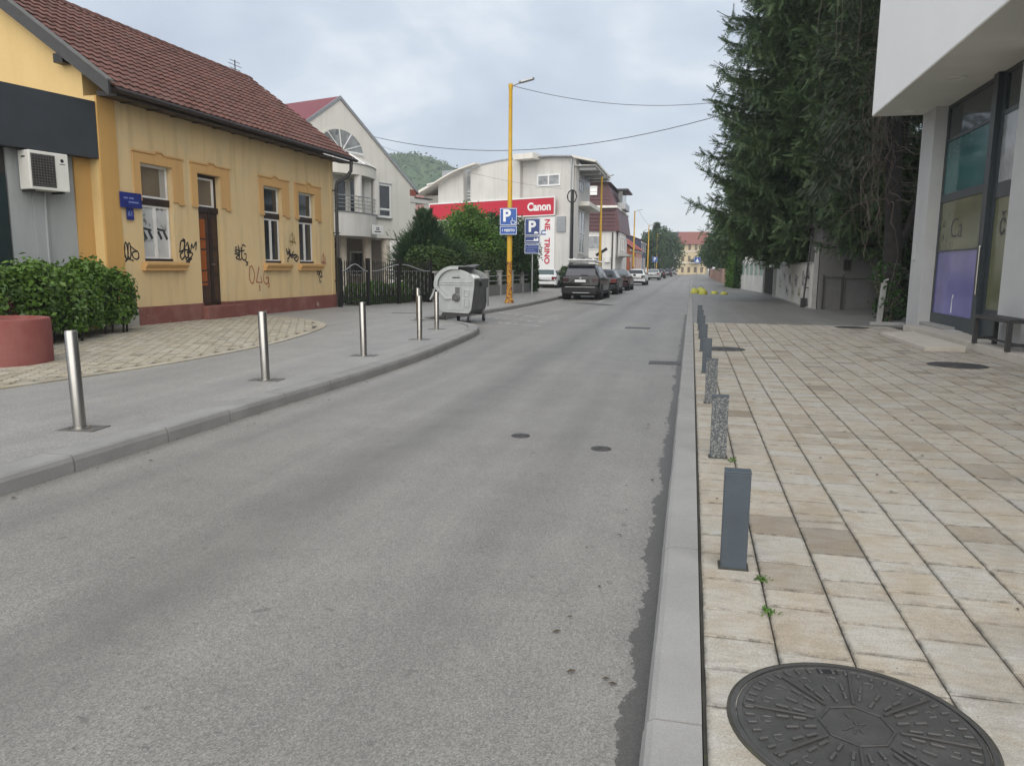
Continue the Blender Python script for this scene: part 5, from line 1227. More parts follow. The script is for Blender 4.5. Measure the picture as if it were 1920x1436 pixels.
def shopfront(x0, x1, door_x):
    f = obj('shop_window', MB().walls(x0, door_x-.0, .16, 5.17, .26, .34, [(x0+.09, door_x-.32, 4.42, 5.10), (x0+.09, door_x-.32, 3.20, 4.36), (x0+.09, door_x-.32, 1.96, 3.03), (x0+.09, door_x-.32, .55, 1.93)]), M['shop_frame'], SB)
    for z0, z1, m in ((4.42, 5.10, 'glass_dark'), (3.20, 4.36, 'glass_teal'), (1.96, 3.03, 'glass_olive'), (.55, 1.93, 'glass_purple')):
        obj('pane', MB().box(x0+.08, door_x-.31, .285, .295, z0-.01, z1+.01), M[m], f)
    obj('mullion', MB().box(door_x-.26, door_x-.02, .18, .259, .16, 5.17), M['shop_frame'], f)
    d_ = obj('shop_door', MB().walls(door_x, x1, .16, 5.17, .27, .34, [(door_x+.14, x1-.12, .78, 2.86), (door_x+.14, x1-.12, 3.14, 4.36), (door_x+.14, x1-.12, 4.44, 5.1)]), M['shop_frame'], SB)
    for z0, z1, m in ((.78, 2.86, 'glass_olive'), (3.14, 4.36, 'glass_light'), (4.44, 5.1, 'glass_dark')):  # pale pane above the door has a bright reflection in its colour
        obj('pane', MB().box(door_x+.13, x1-.11, .29, .30, z0-.01, z1+.01), M[m], d_)
    obj('door_handle', MB().tube([(door_x-.06, .165, 1.04), (door_x-.06, .155, 1.06), (door_x-.06, .155, 1.96), (door_x-.06, .165, 1.98)], .018, 8), M['steel'], d_)
    obj('sill', MB().box(x0-.02, x0+1.8, .04, .258, .27, .32), M['concrete'], f)
    obj('base_wall', MB().box(x0, x0+2.3, .06, .258, .10, .268), M['gcol'], f)
    return f, d_
f_, d_ = shopfront(.985, 5.725, 4.14)
letter = plain('dark film lettering', (.018, .022, .020), .4)
text('film_lettering', 'Ca', .62, letter, f_, (2.2, .2835, 2.40), bold=-.004, sx=1.15, ext=.0008)
text('film_lettering', 'ai', .26, letter, f_, (1.32, .2835, 2.55), ext=.0008); text('film_lettering', 'u', .26, letter, f_, (1.30, .2835, 2.30), ext=.0008)
text('film_lettering', 'č', .55, letter, d_, (4.72, .2885, 2.34), bold=.008, ext=.0008)
wf = MB(); wf.prism([(2.30, .60), (2.36, .60), (2.35, .90), (2.42, .98), (2.36, 1.0), (2.33, .92)], .281, .2845, 'y'); obj('film_mark', wf, M['whitep'], f_)
f2, d2 = shopfront(6.76, 11.39, 9.9); shopfront(12.41, 17.49, 15.9)
obj('intercom', MB().box(.20, .36, -.03, -.001, 1.75, 2.15), M['gcol'], SB, bevel=.006)
# step of stone blocks
stp = obj('step', MB().box(1.45, LEN, -.385, .258, .09, .245), M['joint'], SB)
x = 1.42
while x < LEN:
    L = rnd.choice([.8, 1.0, 1.2]); 
    obj('step_block', MB().box(x+.003, min(x+L, LEN)-.003, -.41, -.08, .10, .262), M['stone_step'], stp, bevel=.006)
    obj('step_block', MB().box(x+.003, min(x+L, LEN)-.003, -.075, .24, .10, .2595), M['stone_step'], stp, bevel=.004); x += L
rs = thing('stone_slab', 'low stone ramp slab lying on the plaza before the shop step', 'slab', (4.30, 15.85, .13))
m = MB(); m._add([(-.34, -1.6, 0), (.30, -1.6, 0), (.30, 1.6, 0), (-.34, 1.6, 0), (-.34, -1.6, .075), (.30, -1.6, .11), (.30, 1.6, .11), (-.34, 1.6, .075)], [(0, 3, 2, 1), (4, 5, 6, 7), (0, 1, 5, 4), (1, 2, 6, 5), (2, 3, 7, 6), (3, 0, 4, 7)])
obj('slab', m, M['stone_step'], rs, bevel=.008)
BE = thing('bench', 'dark metal bench standing on the step before the shop door', 'bench', (4.98, 14.65, .262), R(-90))
obj('seat', MB().box(0, 1.5, -.18, .20, .44, .485), M['dkmetal'], BE, bevel=.006)
for k in range(4): obj('seat_slat', MB().box(.01, 1.49, -.17+k*.092, -.095+k*.092, .4855, .50), M['dkmetal'], BE)
for x in (0.0, 1.43):
    for y_ in (-.18, .13): obj('leg', MB().box(x, x+.07, y_, y_+.07, 0, .44), M['dkmetal'], BE, bevel=.004)
    obj('stretcher', MB().box(x+.01, x+.06, -.11, .13, .08, .13), M['dkmetal'], BE)
obj('stretcher', MB().box(.07, 1.43, .0, .04, .09, .12), M['dkmetal'], BE)

# ------------------------------------------------------------------ walls and yards beyond it
GA = thing('garage', 'grey rendered garage with two dark recessed doors in the spruce shade', 'garage', (4.36, 28.6, 0))
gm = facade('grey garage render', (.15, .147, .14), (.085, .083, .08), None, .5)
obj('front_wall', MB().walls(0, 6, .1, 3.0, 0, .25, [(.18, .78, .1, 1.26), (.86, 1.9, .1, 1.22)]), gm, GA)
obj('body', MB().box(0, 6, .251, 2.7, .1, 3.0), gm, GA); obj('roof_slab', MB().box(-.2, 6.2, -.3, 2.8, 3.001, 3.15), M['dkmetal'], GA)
gd = mat('grey steel door', (.12, .118, .115), .5, .1, 3)
obj('garage_door', MB().box(.19, .77, .10, .14, .12, 1.25), gd, GA); obj('garage_door', MB().box(.87, 1.89, .10, .14, .12, 1.21), gd, GA)
for x in (.16, .80, 1.92): obj('door_jamb', MB().box(x-.025, x+.025, -.03, -.001, .1, 1.34), M['dkmetal'], GA)
obj('meter_box', MB().box(.78, .98, -.10, -.001, 1.50, 1.86), M['black'], GA)
GP = thing('concrete_pillar', 'slim pale concrete pillar at the corner between garage and graffiti wall', 'pillar', (4.27, 28.75, .13))
obj('shaft', MB().box(-.07, .07, -.07, .07, 0, 2.1), M['concrete'], GP, bevel=.01); obj('pillar_cap', MB().box(-.10, .10, -.10, .10, 2.101, 2.16), M['concrete'], GP)
dp = thing('leaning_pipe', 'dark leaning pipe with a square foot against the graffiti wall', 'pipe', (4.12, 29.9, .13))
obj('pipe', MB().tube([(-.05, 0, .25), (0, 0, 1.0), (.10, 0, 2.6)], .035, 8), M['dkmetal'], dp); obj('foot_box', MB().box(-.14, .06, -.12, .12, 0, .34), M['black'], dp, bevel=.02)
obj('pipe_clip', MB().box(-.06, .10, -.05, .05, .70, .74), M['dkmetal'], dp)
WW = thing('graffiti_wall', 'whitewashed yard wall covered with faint scribbles under the spruce', 'wall', (4.22, 41.0, .1), R(-90))
wm = facade('dirty whitewash', (.58, .57, .54), (.34, .32, .27), (.50, .47, .36), .6)
obj('wall', MB().box(0, 11.6, 0, .22, 0, 1.62), wm, WW); obj('coping', MB().box(-.02, 11.62, -.04, .26, 1.621, 1.68), M['concrete'], WW)
obj('footing', MB().box(0, 11.6, -.10, -.001, 0, .06), M['concrete'], WW)
def wscrib(ox, oz, w, h, lst, col, wd):
    g_ = MB()
    for p in scribble(ox, oz, w, h, lst): g_.ribbon(catmull(p, .03), wd, -.005)
    obj('graffiti', g_, M[col], WW)
for ox, oz, L, c_ in ((9.3, .85, A, 'spray_black'), (7.2, .7, B, 'dkmetal'), (5.2, .75, Cg, 'spray_black'), (3.0, .9, D_, 'dkmetal'), (8.2, .25, E_, 'spray_olive'), (4.2, .25, D_, 'spray_black'), (1.4, .6, A, 'dkmetal'), (10.4, .95, E_, 'spray_black'), (6.3, .3, O, 'dkmetal')):
    wscrib(ox, oz, .9, .5, L, c_, .035)
LH = thing('low_white_house', 'low white house behind the graffiti wall half hidden by boughs', 'house', (5.0, 53, 0), R(-90))
obj('wall', MB().box(0, 18.5, 0, 7, 0, 3.3), M['whitewall2'], LH); obj('roof', MB().prism([(-.5, 3.2), (3.5, 5.6), (7.5, 3.2)], -.3, 18.8, 'x'), M['roof_red'], LH)
for k in range(4): frame_pane(LH, 'window', 1.5+k*4.4, 2.7+k*4.4, 1.3, 2.6, 0, M['glass'], M['white'], .08)
GT = thing('yard_gate', 'dark sheet metal yard gate between white walls on the right', 'gate', (4.18, 46.8, .1), R(-90))
for x in (0, 1.9, 3.8): obj('gate_leaf', MB().box(x+.03, x+1.87, 0, .05, .08, 1.55), M['dkmetal'], GT)
for x in (-.15, 5.72): obj('gate_post', MB().box(x-.13, x+.13, -.1, .2, 0, 1.75), M['concrete'], GT)
for k in range(18): obj('gate_rib', MB().box(.12+k*.31, .16+k*.31, -.02, -.001, .1, 1.5), M['black'], GT)
GW = thing('green_panel_wall', 'low white wall topped with pale green panels and small white openings', 'wall', (3.45, 57.2, .1), math.atan2(-9.7, .72))
obj('wall', MB().box(0, 9.7, 0, .2, 0, 1.02), M['whitewall2'], GW)
for k in range(5): obj('green_panel', MB().box(.1+k*1.92, 1.9+k*1.92, .05, .10, 1.03, 1.78), mat('pale green panel', (.27, .36, .31), .6, .1, 2), GW)
for k in range(6): obj('wall_pier', MB().box(k*1.9-.06, k*1.9+.08, -.03, .22, 0, 2.3), M['whitewall2'], GW)
obj('top_beam', MB().box(0, 9.7, .02, .14, 1.80, 2.0), M['whitep'], GW)
PF = thing('picket_fence', 'long weathered brown and pink picket fence far along the right pavement', 'fence', (3.3, 64, .1), math.atan2(60, -.5))
for k in range(60): obj('picket', MB().box(k*1.0, k*1.0+.62, -.04, .04, 0, 1.4 + .1*math.sin(k*2.1)), mat('faded fence boards', (.34, .22, .18), .85, .25, 2) if k == 0 else bpy.data.materials['faded fence boards'], PF)
fh = thing('white_roadside_house', 'white house behind the far picket fence on the right', 'house', (5.2, 100, 0), R(-90))
obj('wall', MB().box(0, 14, 0, 8, 0, 5), M['whitewall'], fh); obj('roof', MB().prism([(-.5, 4.9), (4, 8), (8.5, 4.9)], -.4, 14.4, 'x'), M['roof_red'], fh)
for k in range(4): frame_pane(fh, 'window', 1+k*3.2, 2.3+k*3.2, 1.6, 3.2, 0, M['glass'], M['white'], .1)
CP = thing('concrete_stake', 'short leaning pale concrete stake beside the shop corner', 'post', (4.90, 21.85, .13))
mm = MB(); mm.T = Matrix.Rotation(R(3), 4, 'Y'); mm.box(-.065, .065, -.065, .065, 0, 1.05); obj('stake', mm, M['concrete'], CP, bevel=.012)
obj('broken_top', MB().tube([(.05, 0, 1.0), (.07, .02, 1.1), (.16, .0, 1.14)], .03, 6), M['concrete'], CP)
struct(obj('yard_kerb', MB().box(4.5, 5.3, 20.9, 21.05, .10, .20), M['concrete']))

# ------------------------------------------------------------------ foliage
def leaves(name, P, size, m, parent, outward=None, flat=.5, aspect=.5, tint=None, elong=0):
    """leaf-sized bent rhombi at points P"""
    n = len(P); d = rng.normal(size=(n, 3)); 
    if outward is not None: d = d*flat + outward
    d /= np.linalg.norm(d, axis=1)[:, None] + 1e-9
    a = rng.normal(size=(n, 3)); a -= (a*d).sum(1)[:, None]*d; a /= np.linalg.norm(a, axis=1)[:, None] + 1e-9
    b = np.cross(d, a); s = size*(.65+.7*rng.random(n))[:, None]
    v = np.stack([P - a*s*.5, P + b*s*aspect*.5 + d*s*.10, P + a*s*.5, P - b*s*aspect*.5 + d*s*.10], 1).reshape(-1, 3)
    i = np.arange(n)*4; f = np.stack([i, i+1, i+2, i+3], 1)
    t = rng.random(n) if tint is None else tint
    return raw_mesh(name, v, f, m, parent, np.repeat(t, 4))
def crown_points(blobs, per, shell=.55):
    """clumps: leaves gathered in small tufts scattered over ellipsoid lobes"""
    pts = []; outs = []; tn = []
    for (cx, cy, cz, rx, ry, rz, ncl) in blobs:
        u = rng.normal(size=(ncl, 3)); u /= np.linalg.norm(u, axis=1)[:, None]
        rr_ = (shell + (1.05-shell)*rng.random(ncl)**.6)[:, None]
        c = u*rr_*np.array([rx, ry, rz]) + np.array([cx, cy, cz])
        cs_ = .16*(rx+ry+rz)/3*(.6+.9*rng.random(ncl))
        k = rng.normal(size=(ncl, per, 3))*cs_[:, None, None]*np.array([1, 1, .7])
        pts.append((c[:, None, :] + k).reshape(-1, 3)); outs.append(np.repeat(u, per, 0)); tn.append(np.clip(np.repeat(rng.random(ncl), per)*.6 + rng.random(ncl*per)*.4, 0, 1))
    return np.concatenate(pts), np.concatenate(outs), np.concatenate(tn)
def broad_tree(name, label, loc, blobs, per, size, m, trunk_h, trunk_r, group=None, cat='tree', aspect=.55):
    t = thing(name, label, cat, loc, 0, group)
    tm = MB(); tm.tube([(0, 0, 0), (.03, .02, trunk_h*.5), (0, 0, trunk_h)], [trunk_r*1.2, trunk_r, trunk_r*.7], 8)
    for (cx, cy, cz, rx, ry, rz, nc) in blobs:
        tm.tube([(0, 0, trunk_h*.8), (cx*.5, cy*.5, (trunk_h*.8+cz)/2), (cx, cy, cz)], [trunk_r*.55, trunk_r*.4, trunk_r*.15], 6)
        for q in range(4):
            a = rnd.uniform(0, 6.28); tm.tube([(cx*.6, cy*.6, (trunk_h+cz)/2), (cx+math.cos(a)*rx*.7, cy+math.sin(a)*ry*.7, cz+rnd.uniform(-.2, .6)*rz)], [trunk_r*.25, trunk_r*.06], 5)
    obj('trunk', tm, M['bark'], t)
    P, o_, tn = crown_points(blobs, per); P[:, 2] = np.maximum(P[:, 2], .05)
    leaves('crown', P, size, m, t, o_*.6 + np.array([0, 0, .5]), .7, aspect, tn); return t
# spruces -------------------------------------------------------------
SPT = []   # template: jagged feather of needles, axis along +x (unit length), in the x-y plane
for k in range(6):
    x = .05 + k*.155
    for s_ in (-1, 1): SPT += [(x-.05, 0, 0), (x+.075, 0, 0), (x+.14, s_*(.24-.020*k), -.05)]
SPT += [(.80, -.05, 0), (.80, .05, 0), (1.10, 0, 0)]
SPT = np.array(SPT)
def sprays(name, O, D, size, m, parent, droop=.25):
    n = len(O); D = D/np.linalg.norm(D, axis=1)[:, None]
    up = np.array([0, 0, 1.]) + rng.normal(size=(n, 3))*.45
    s = np.cross(up, D); s /= np.linalg.norm(s, axis=1)[:, None] + 1e-9; u = np.cross(D, s)
    L = size*(.6+.8*rng.random(n)); k = len(SPT)
    v = O[:, None, :] + L[:, None, None]*(SPT[None, :, 0, None]*D[:, None, :] + SPT[None, :, 1, None]*s[:, None, :] + SPT[None, :, 2, None]*u[:, None, :])
    f = np.arange(n*k).reshape(-1, 3)
    t = np.repeat(np.clip(rng.normal(.42, .25, n), 0, 1), k)
    return raw_mesh(name, v.reshape(-1, 3), f, m, parent, t)
def spruce(label, loc, H_, r0, zb, power, whorl=.50, per=9, dens=1.0, size=.46, sector=None, trunk_r=.28, group='spruces on the right'):
    t = thing('spruce_tree', label, 'tree', loc, 0, group)
    tm = MB(); tm.tube([(0, 0, -.1), (0, 0, H_*.5), (0, 0, H_)], [trunk_r*1.15, trunk_r*.7, .02], 9)
    O = []; D = []; z = zb; bm_ = MB()
    while z < H_-.3:
        rad = r0*max(0, 1-(z-zb)/(H_-zb))**power
        if z - zb < 1.2: rad *= .72 + .25*(z-zb)
        a0 = rnd.uniform(0, 6.28)
        for q in range(per):
            az_ = a0 + q*2*math.pi/per + rnd.uniform(-.25, .25)
            if sector and not (sector[0] <= (math.degrees(az_) % 360) <= sector[1]): continue
            L = rad*rnd.uniform(.74, 1.06); dx, dy = math.cos(az_), math.sin(az_); drp = rnd.uniform(.10, .26)*L
            ptf = lambda s_: np.array([dx*L*s_, dy*L*s_, z - drp*s_*1.7 + drp*1.75*s_**2.4])
            bm_.tube([tuple(ptf(s_)) for s_ in (0, .35, .7, .97)], [.05, .035, .02, .008], 4, False)
            ns = max(4, int(L*4.2*dens))
            for i in range(ns):
                s_ = .12 + .88*(i+rnd.random())/ns
                p = ptf(min(s_, 1)); ax = ptf(min(s_+.05, 1.05)) - ptf(s_-.05); ax /= np.linalg.norm(ax); side = np.array([-dy, dx, 0.])
                if s_ > .25: O.append(p); D.append(ax + rng.normal(size=3)*.2)
                tl = (.34*L*(1-s_)*.8 + .30)*rnd.uniform(.7, 1.2)
                for sg in (-1, 1):
                    dirv = ax*.75 + side*sg*.8 + np.array([0, 0, -.06])
                    nt = max(2, int(tl/.24))
                    for j in range(nt):
                        q0 = p + dirv*tl*(j+.3)/nt
                        O.append(q0 + np.array([0, 0, -.05*j])); D.append(dirv + rng.normal(size=3)*.34 + np.array([0, 0, .10-.06*j]))
                        if rnd.random() < .42:
                            O.append(q0); D.append(np.array([0, 0, -1.0]) + dirv*.45 + rng.normal(size=3)*.25)     # hanging branchlets
        z += whorl*rnd.uniform(.8, 1.2)
    obj('trunk', tm, M['bark'], t); stuff(obj('branches', bm_, M['bark'], t))
    sprays('crown', np.array(O), np.array(D), size, M['spruce'], t); return t
spruce('huge dark spruce overhanging the right pavement behind the graffiti wall', (5.1, 34.6, .1), 29, 5.15, 2.4, .50, dens=1.3, trunk_r=.32)
spruce('second tall spruce directly behind the huge one', (5.4, 41.5, .1), 27, 5.0, 3.0, .52, dens=.9, whorl=.65)
spruce('spruce crown in the yard between the huge spruce and the white overhang', (6.25, 26.7, .1), 26, 3.3, 2.35, .42, dens=1.2, size=.36, trunk_r=.2)
spruce('small distant spruce whose bough reaches over the pavement', (4.3, 66, .1), 10, 4.6, 2.8, .9, dens=.5, size=.6)
# near bare trunk with fork, dead twigs and hanging vines
NT_ = thing('bare_tree', 'bare forked dark trunk with dead twigs next to the modern shop building', 'tree', (5.5, 23.2, .1))
tm = MB(); tm.tube([(0, 0, -.1), (-.05, 0, .8), (-.12, 0, 2.6), (-.30, .0, 5.2), (-.35, .1, 9), (-.35, .1, 15)], [.30, .25, .23, .20, .16, .08], 10)
tm.tube([(.0, 0, 2.0), (.26, -.05, 2.6), (.44, -.05, 3.2), (.52, 0, 4.6), (.6, .1, 7)], [.13, .12, .10, .09, .06], 8)
tm.tube([(.1, 0, 1.5), (.32, -.1, 1.35), (.42, -.1, .9)], [.05, .04, .02], 6)
obj('trunk', tm, M['bark'], NT_)
for nm, cnt_, mm_ in (('dead_twigs', 190, M['twig']), ('bare_branches', 90, M['bark'])):
    tw_ = MB()
    for k in range(cnt_):
        z = rnd.uniform(3.2, 12.5); a = rnd.uniform(0, 6.28); L = rnd.uniform(.6, 2.1)
        p0 = Vector((-.3, 0, z)); dx, dy = math.cos(a), math.sin(a); pts = [p0]
        for q in range(5):
            s_ = (q+1)/5; pts.append(p0 + Vector((dx*L*s_ + rnd.uniform(-.07, .07), dy*L*s_ + rnd.uniform(-.07, .07), (.12*s_ - .55*s_*s_)*L*rnd.uniform(.4, 1.4))))
        if rnd.random() < .5 and nm == 'dead_twigs':
            e_ = pts[-1]; pts += [e_ + Vector((rnd.uniform(-.12, .12), rnd.uniform(-.12, .12), -rnd.uniform(.3, .9))), e_ + Vector((rnd.uniform(-.2, .2), rnd.uniform(-.2, .2), -rnd.uniform(.9, 1.9)))]
        tw_.tube(pts, [rnd.uniform(.006, .014)*(1-.8*i/len(pts)) for i in range(len(pts))], 4, False)
    stuff(obj(nm, tw_, mm_, NT_))
VI = thing('hanging_vine', 'bundle of dry reddish vine stems hanging left of the bare trunk', 'vine', (4.75, 22.9, .1))
vb_ = MB()
for k in range(46):
    x, y_ = rnd.gauss(0, .16), rnd.gauss(0, .16); z = rnd.uniform(4.5, 9); pts = []
    for q in range(12): pts.append((x + rnd.gauss(0, .06) + .10*math.sin(q*.7+k), y_ + rnd.gauss(0, .06), z)); z -= rnd.uniform(.15, .36)
    vb_.tube(pts, rnd.uniform(.004, .009), 4, False)
stuff(obj('stems', vb_, M['twig'], VI))
P, o_, tn = crown_points([(-.5, .2, 6.5, .9, .8, 2.6, 90), (-1.0, .6, 4.0, .7, .8, .8, 30), (-.4, 0, 10.5, .9, .9, 2.2, 60)], 16); 
sprays('vine_leaves', P, o_ + np.array([0, 0, -.6]), .20, leafmat('dull grey green', (.03, .042, .028), (.07, .08, .05), .7, 1, .15), VI)
# ivy sapling at the stake
IV = thing('ivy_bush', 'dusty ivy saplings growing round the concrete stake', 'plant', (5.05, 21.95, .13))
stm = MB()
for k in range(16):
    a = rnd.uniform(0, 6.28); L = rnd.uniform(.5, 1.5); stm.tube([(rnd.uniform(-.1, .2), rnd.uniform(-.1, .1), 0), (math.cos(a)*.18, math.sin(a)*.15, L*.6), (math.cos(a)*.42, math.sin(a)*.3, L)], [.012, .008, .004], 4, False)
stuff(obj('stems', stm, M['twig'], IV))
P, o_, tn = crown_points([(.1, 0, .45, .42, .3, .45, 70), (-.1, 0, 1.25, .45, .3, .35, 36)], 8); leaves('foliage', P, .085, M['leaf_dk'], IV, o_, .8, .7, tn)
# laurel hedge at the shop, barberry, garden planting -----------------
def hedge_points(path, w, h, zb, n, lump=.12):
    """points over a rounded hedge following a path"""
    path = [Vector((*p, 0)) for p in path]; seg = [(b-a).length for a, b in zip(path, path[1:])]; tot = sum(seg); P = []; O = []
    for _ in range(n):
        s_ = rnd.random()*tot; i = 0
        while i < len(seg)-1 and s_ > seg[i]: s_ -= seg[i]; i += 1
        d_ = (path[i+1]-path[i]).normalized(); c = path[i] + d_*min(s_, seg[i]); nn = Vector((-d_.y, d_.x, 0))
        th_ = rnd.uniform(-.15, math.pi+.15); ex_ = 3.2
        cx, cz = math.cos(th_), math.sin(th_)
        k_ = 1/((abs(cx)**ex_ + abs(cz)**ex_)**(1/ex_)); r_ = k_*(1 - abs(rnd.gauss(0, .10))) + (rnd.random() < .06)*rnd.uniform(0, .16)
        bump_ = lump*(math.sin(3.1*(c.x+c.y)+2*th_) + math.sin(5.3*(c.x-c.y)+3*th_))*.5
        q = c + nn*(cx*r_*(w/2+bump_)) + Vector((0, 0, zb + max(-zb+.02, cz*r_*(h-zb+bump_))))
        P.append(q); O.append((nn*cx + Vector((0, 0, cz))))
    # rounded ends
    for end, sg in ((path[0], -1), (path[-1], 1)):
        d_ = ((path[1]-path[0]) if sg < 0 else (path[-1]-path[-2])).normalized()*sg; nn = Vector((-d_.y, d_.x, 0))
        for _ in range(int(n*.5*w/tot)):
            a = rnd.uniform(-1.57, 1.57); th_ = rnd.uniform(0, 1.57); r_ = 1-abs(rnd.gauss(0, .12))
            v = d_*math.cos(a)*math.cos(th_) + nn*math.sin(a)*math.cos(th_) + Vector((0, 0, math.sin(th_)))
            k_ = 1/((abs(math.cos(th_))**3+abs(math.sin(th_))**3)**(1/3))
            q = end + Vector((v.x*w/2*r_*k_, v.y*w/2*r_*k_, zb + v.z*(h-zb)*r_*k_)); P.append(q); O.append(v)
    return np.array([tuple(p) for p in P]), np.array([tuple(o) for o in O])
def hedge(name, label, path, w, h, zb, n, size, m, cat='hedge', lump=.12, aspect=.55, group=None):
    t = thing(name, label, cat, (0, 0, .115), 0, group); t.location = (path[0][0], path[0][1], .115)
    path = [(p[0]-t.location.x, p[1]-t.location.y) for p in path]
    P, O = hedge_points(path, w, h, zb, n, lump)
    core = MB(); tot_ = []
    for a, b in zip(path, path[1:]):
        d_ = Vector((b[0]-a[0], b[1]-a[1])).normalized(); nn = Vector((-d_.y, d_.x))*w*.30
        core.prism([(a[0]+nn.x, a[1]+nn.y), (a[0]-nn.x, a[1]-nn.y), (b[0]-nn.x, b[1]-nn.y), (b[0]+nn.x, b[1]+nn.y)], zb*.6, zb+(h-zb)*.72)
    obj('branches', core, M['bark'], t)
    stm = MB()
    for k in range(int(6+len(P)/900)):
        q = P[rnd.randrange(len(P))]; stm.tube([(q[0]*.9, q[1]*.98, 0), (q[0], q[1], max(.2, q[2]*.7))], [.025, .012], 5, False)
    stuff(obj('stems', stm, M['bark'], t))
    leaves('foliage', P, size, m, t, O*.8 + np.array([0, 0, .35]), .75, aspect, np.clip(rng.normal(.45, .26, len(P)) + .15*O[:, 2], 0, 1)); return t
hedge('laurel_hedge', 'rounded glossy green laurel hedge in front of the grey shop wall', [(-11.85, 13.3), (-11.6, 12.0), (-11.2, 10.6), (-10.8, 8.6)], 1.4, 1.30, .35, 20000, .105, M['laurel'], lump=.20)
hedge('barberry_shrub', 'small dark red leaved shrub behind the round red planter', [(-10.75, 9.75), (-11.0, 9.0)], .8, 1.0, .2, 2000, .05, M['barberry'], 'shrub')
hedge('clipped_hedge', 'long clipped dark green hedge above the low concrete wall', [(-10.75, 29.3), (-10.45, 34)], 1.3, 2.22, .3, 11000, .13, M['hedge'], lump=.05)
hedge('clipped_hedge', 'lower clipped hedge run continuing behind the yellow lamp post', [(-10.4, 34.4), (-9.95, 42.5)], 1.3, 2.10, .3, 13000, .14, M['hedge'], lump=.05)
hedge('dark_shrub', 'dark shrub beside the white hatchback at the end of the hedge', [(-9.7, 43.6), (-9.6, 45.2)], 1.3, 2.6, .2, 5000, .14, M['leaf_dk'], 'shrub')
hedge('garden_shrub', 'low grassy shrubs behind the wrought iron fence', [(-12.0, 25.9), (-11.2, 28.4)], .9, .75, .05, 4200, .11, M['leaf'], 'shrub')
hedge('trimmed_bush', 'small bush beside the pale building behind the dark utility pole', [(-8.7, 53.5), (-8.5, 54.6)], .8, 1.5, .1, 1800, .12, M['leaf_dk'], 'shrub')
CY = thing('yew_tree', 'dark bushy yew with a pointed top in front of the white gabled house', 'tree', (-11.75, 32.8, .1))
obj('trunk', MB().tube([(0, 0, 0), (0, 0, 3.4)], [.12, .02], 7), M['bark'], CY)
P, o_, tn = crown_points([(0, 0, 1.6, 1.35, 1.2, 1.2, 420), (.1, 0, 2.6, .75, .7, .8, 150), (.05, 0, 3.3, .34, .34, .62, 60), (.9, .4, 1.8, .8, .8, .8, 120)], 34)
sprays('crown', P, o_ + np.array([0, 0, .25]), .19, leafmat('yew green', (.022, .052, .024), (.085, .15, .06), .6, 1, .15), CY)
broad_tree('garden_tree', 'bright green leafy tree in front of the red banner', (-11.7, 38.5, .1), [(-.5, 0, 2.6, 1.4, 1.6, 1.2, 190), (.35, -.3, 3.6, 1.0, 1.1, .95, 140), (.8, .4, 2.6, 1.2, 1.4, 1.2, 130), (-1.2, .2, 2.0, 1.0, 1.2, .9, 90)], 44, .135, M['leaf'], 1.6, .12)
broad_tree('garden_tree', 'second green tree behind the disabled parking sign, right of the brighter one', (-10.2, 41.5, .1), [(0, 0, 2.9, 1.4, 1.5, 1.3, 220), (.6, .3, 2.2, 1.1, 1.3, 1.1, 120), (-.7, -.3, 3.5, .9, .9, .75, 80)], 40, .15, M['leaf_dk'], 1.6, .12)
# street trees further off ---------------------------------------------
g = 'trees far along the street'
broad_tree('street_tree', 'large rounded green tree far down the left side before the yellow building', (-6.6, 182, 0), [(0, 0, 6.0, 3.0, 3, 4.6, 200), (-2.6, 1, 5.2, 2.6, 3, 4.0, 160), (2.0, 0, 4.8, 2.2, 3, 3.8, 120)], 22, .55, M['farleaf'], 4, .25, g)
t = thing('cone_tree', 'pointed conifer top rising among the far left street trees', 'tree', (-8.0, 176, 0), 0, g)
obj('trunk', MB().tube([(0, 0, 0), (0, 0, 11.9)], [.25, .03], 6), M['bark'], t)
zz = rng.random(5200)**.8; an = rng.random(5200)*6.28; rd_ = (1-zz)*2.3*(.35+.75*rng.random(5200))
P = np.stack([rd_*np.cos(an), rd_*np.sin(an), 2+zz*9.8], 1); sprays('crown', P, np.stack([np.cos(an), np.sin(an), -.2+0*an], 1), .62, M['spruce'], t)
broad_tree('street_tree', 'leafy tree behind the navy fronted house far on the left', (-8.2, 158, 0), [(0, 0, 5.5, 2.2, 2.5, 3.2, 120), (1, 1, 7, 1.8, 2, 2.4, 80)], 22, .45, M['farleaf'], 4, .2, g)
for k, (x, y_, h_, lb) in enumerate(((4.6, 84, 6.5, 'nearest of the far trees over the right picket fence'), (4.4, 104, 7.5, 'far tree over the right fence before the crossing sign'), (4.2, 128, 7.5, 'far right tree behind the crossing sign'), (3.6, 160, 8, 'farthest tree on the right side of the street'))):
    broad_tree('street_tree', lb, (x, y_, 0), [(0, 0, h_*.62, 2.0, 2.3, h_*.36, 130), (-.6, .5, h_*.5, 1.8, 2, h_*.26, 80)], 22, .36, M['leaf_dk'], h_*.4, .18, g)
hedge('ivy_hedge', 'tall yellowish green ivy hedge beyond the green panel wall', [(3.75, 59.5), (3.45, 64)], 1.5, 3.4, .1, 7000, .17, M['leaf'], lump=.2)
hedge('ivy_hedge', 'dark tall hedge between the green panel wall and the yellowish ivy', [(3.9, 57.4), (3.8, 59.2)], 1.4, 3.9, .1, 6000, .17, M['leaf_dk'], lump=.2)
hedge('ivy_hedge', 'added dark ivy screen that darkens the yard behind the bare forked trunk', [(6.15, 25.3), (10, 25.0)], 1.2, 5.0, .1, 9000, .15, M['leaf_dk'], lump=.25)  # added foliage mass that makes the yard background dark
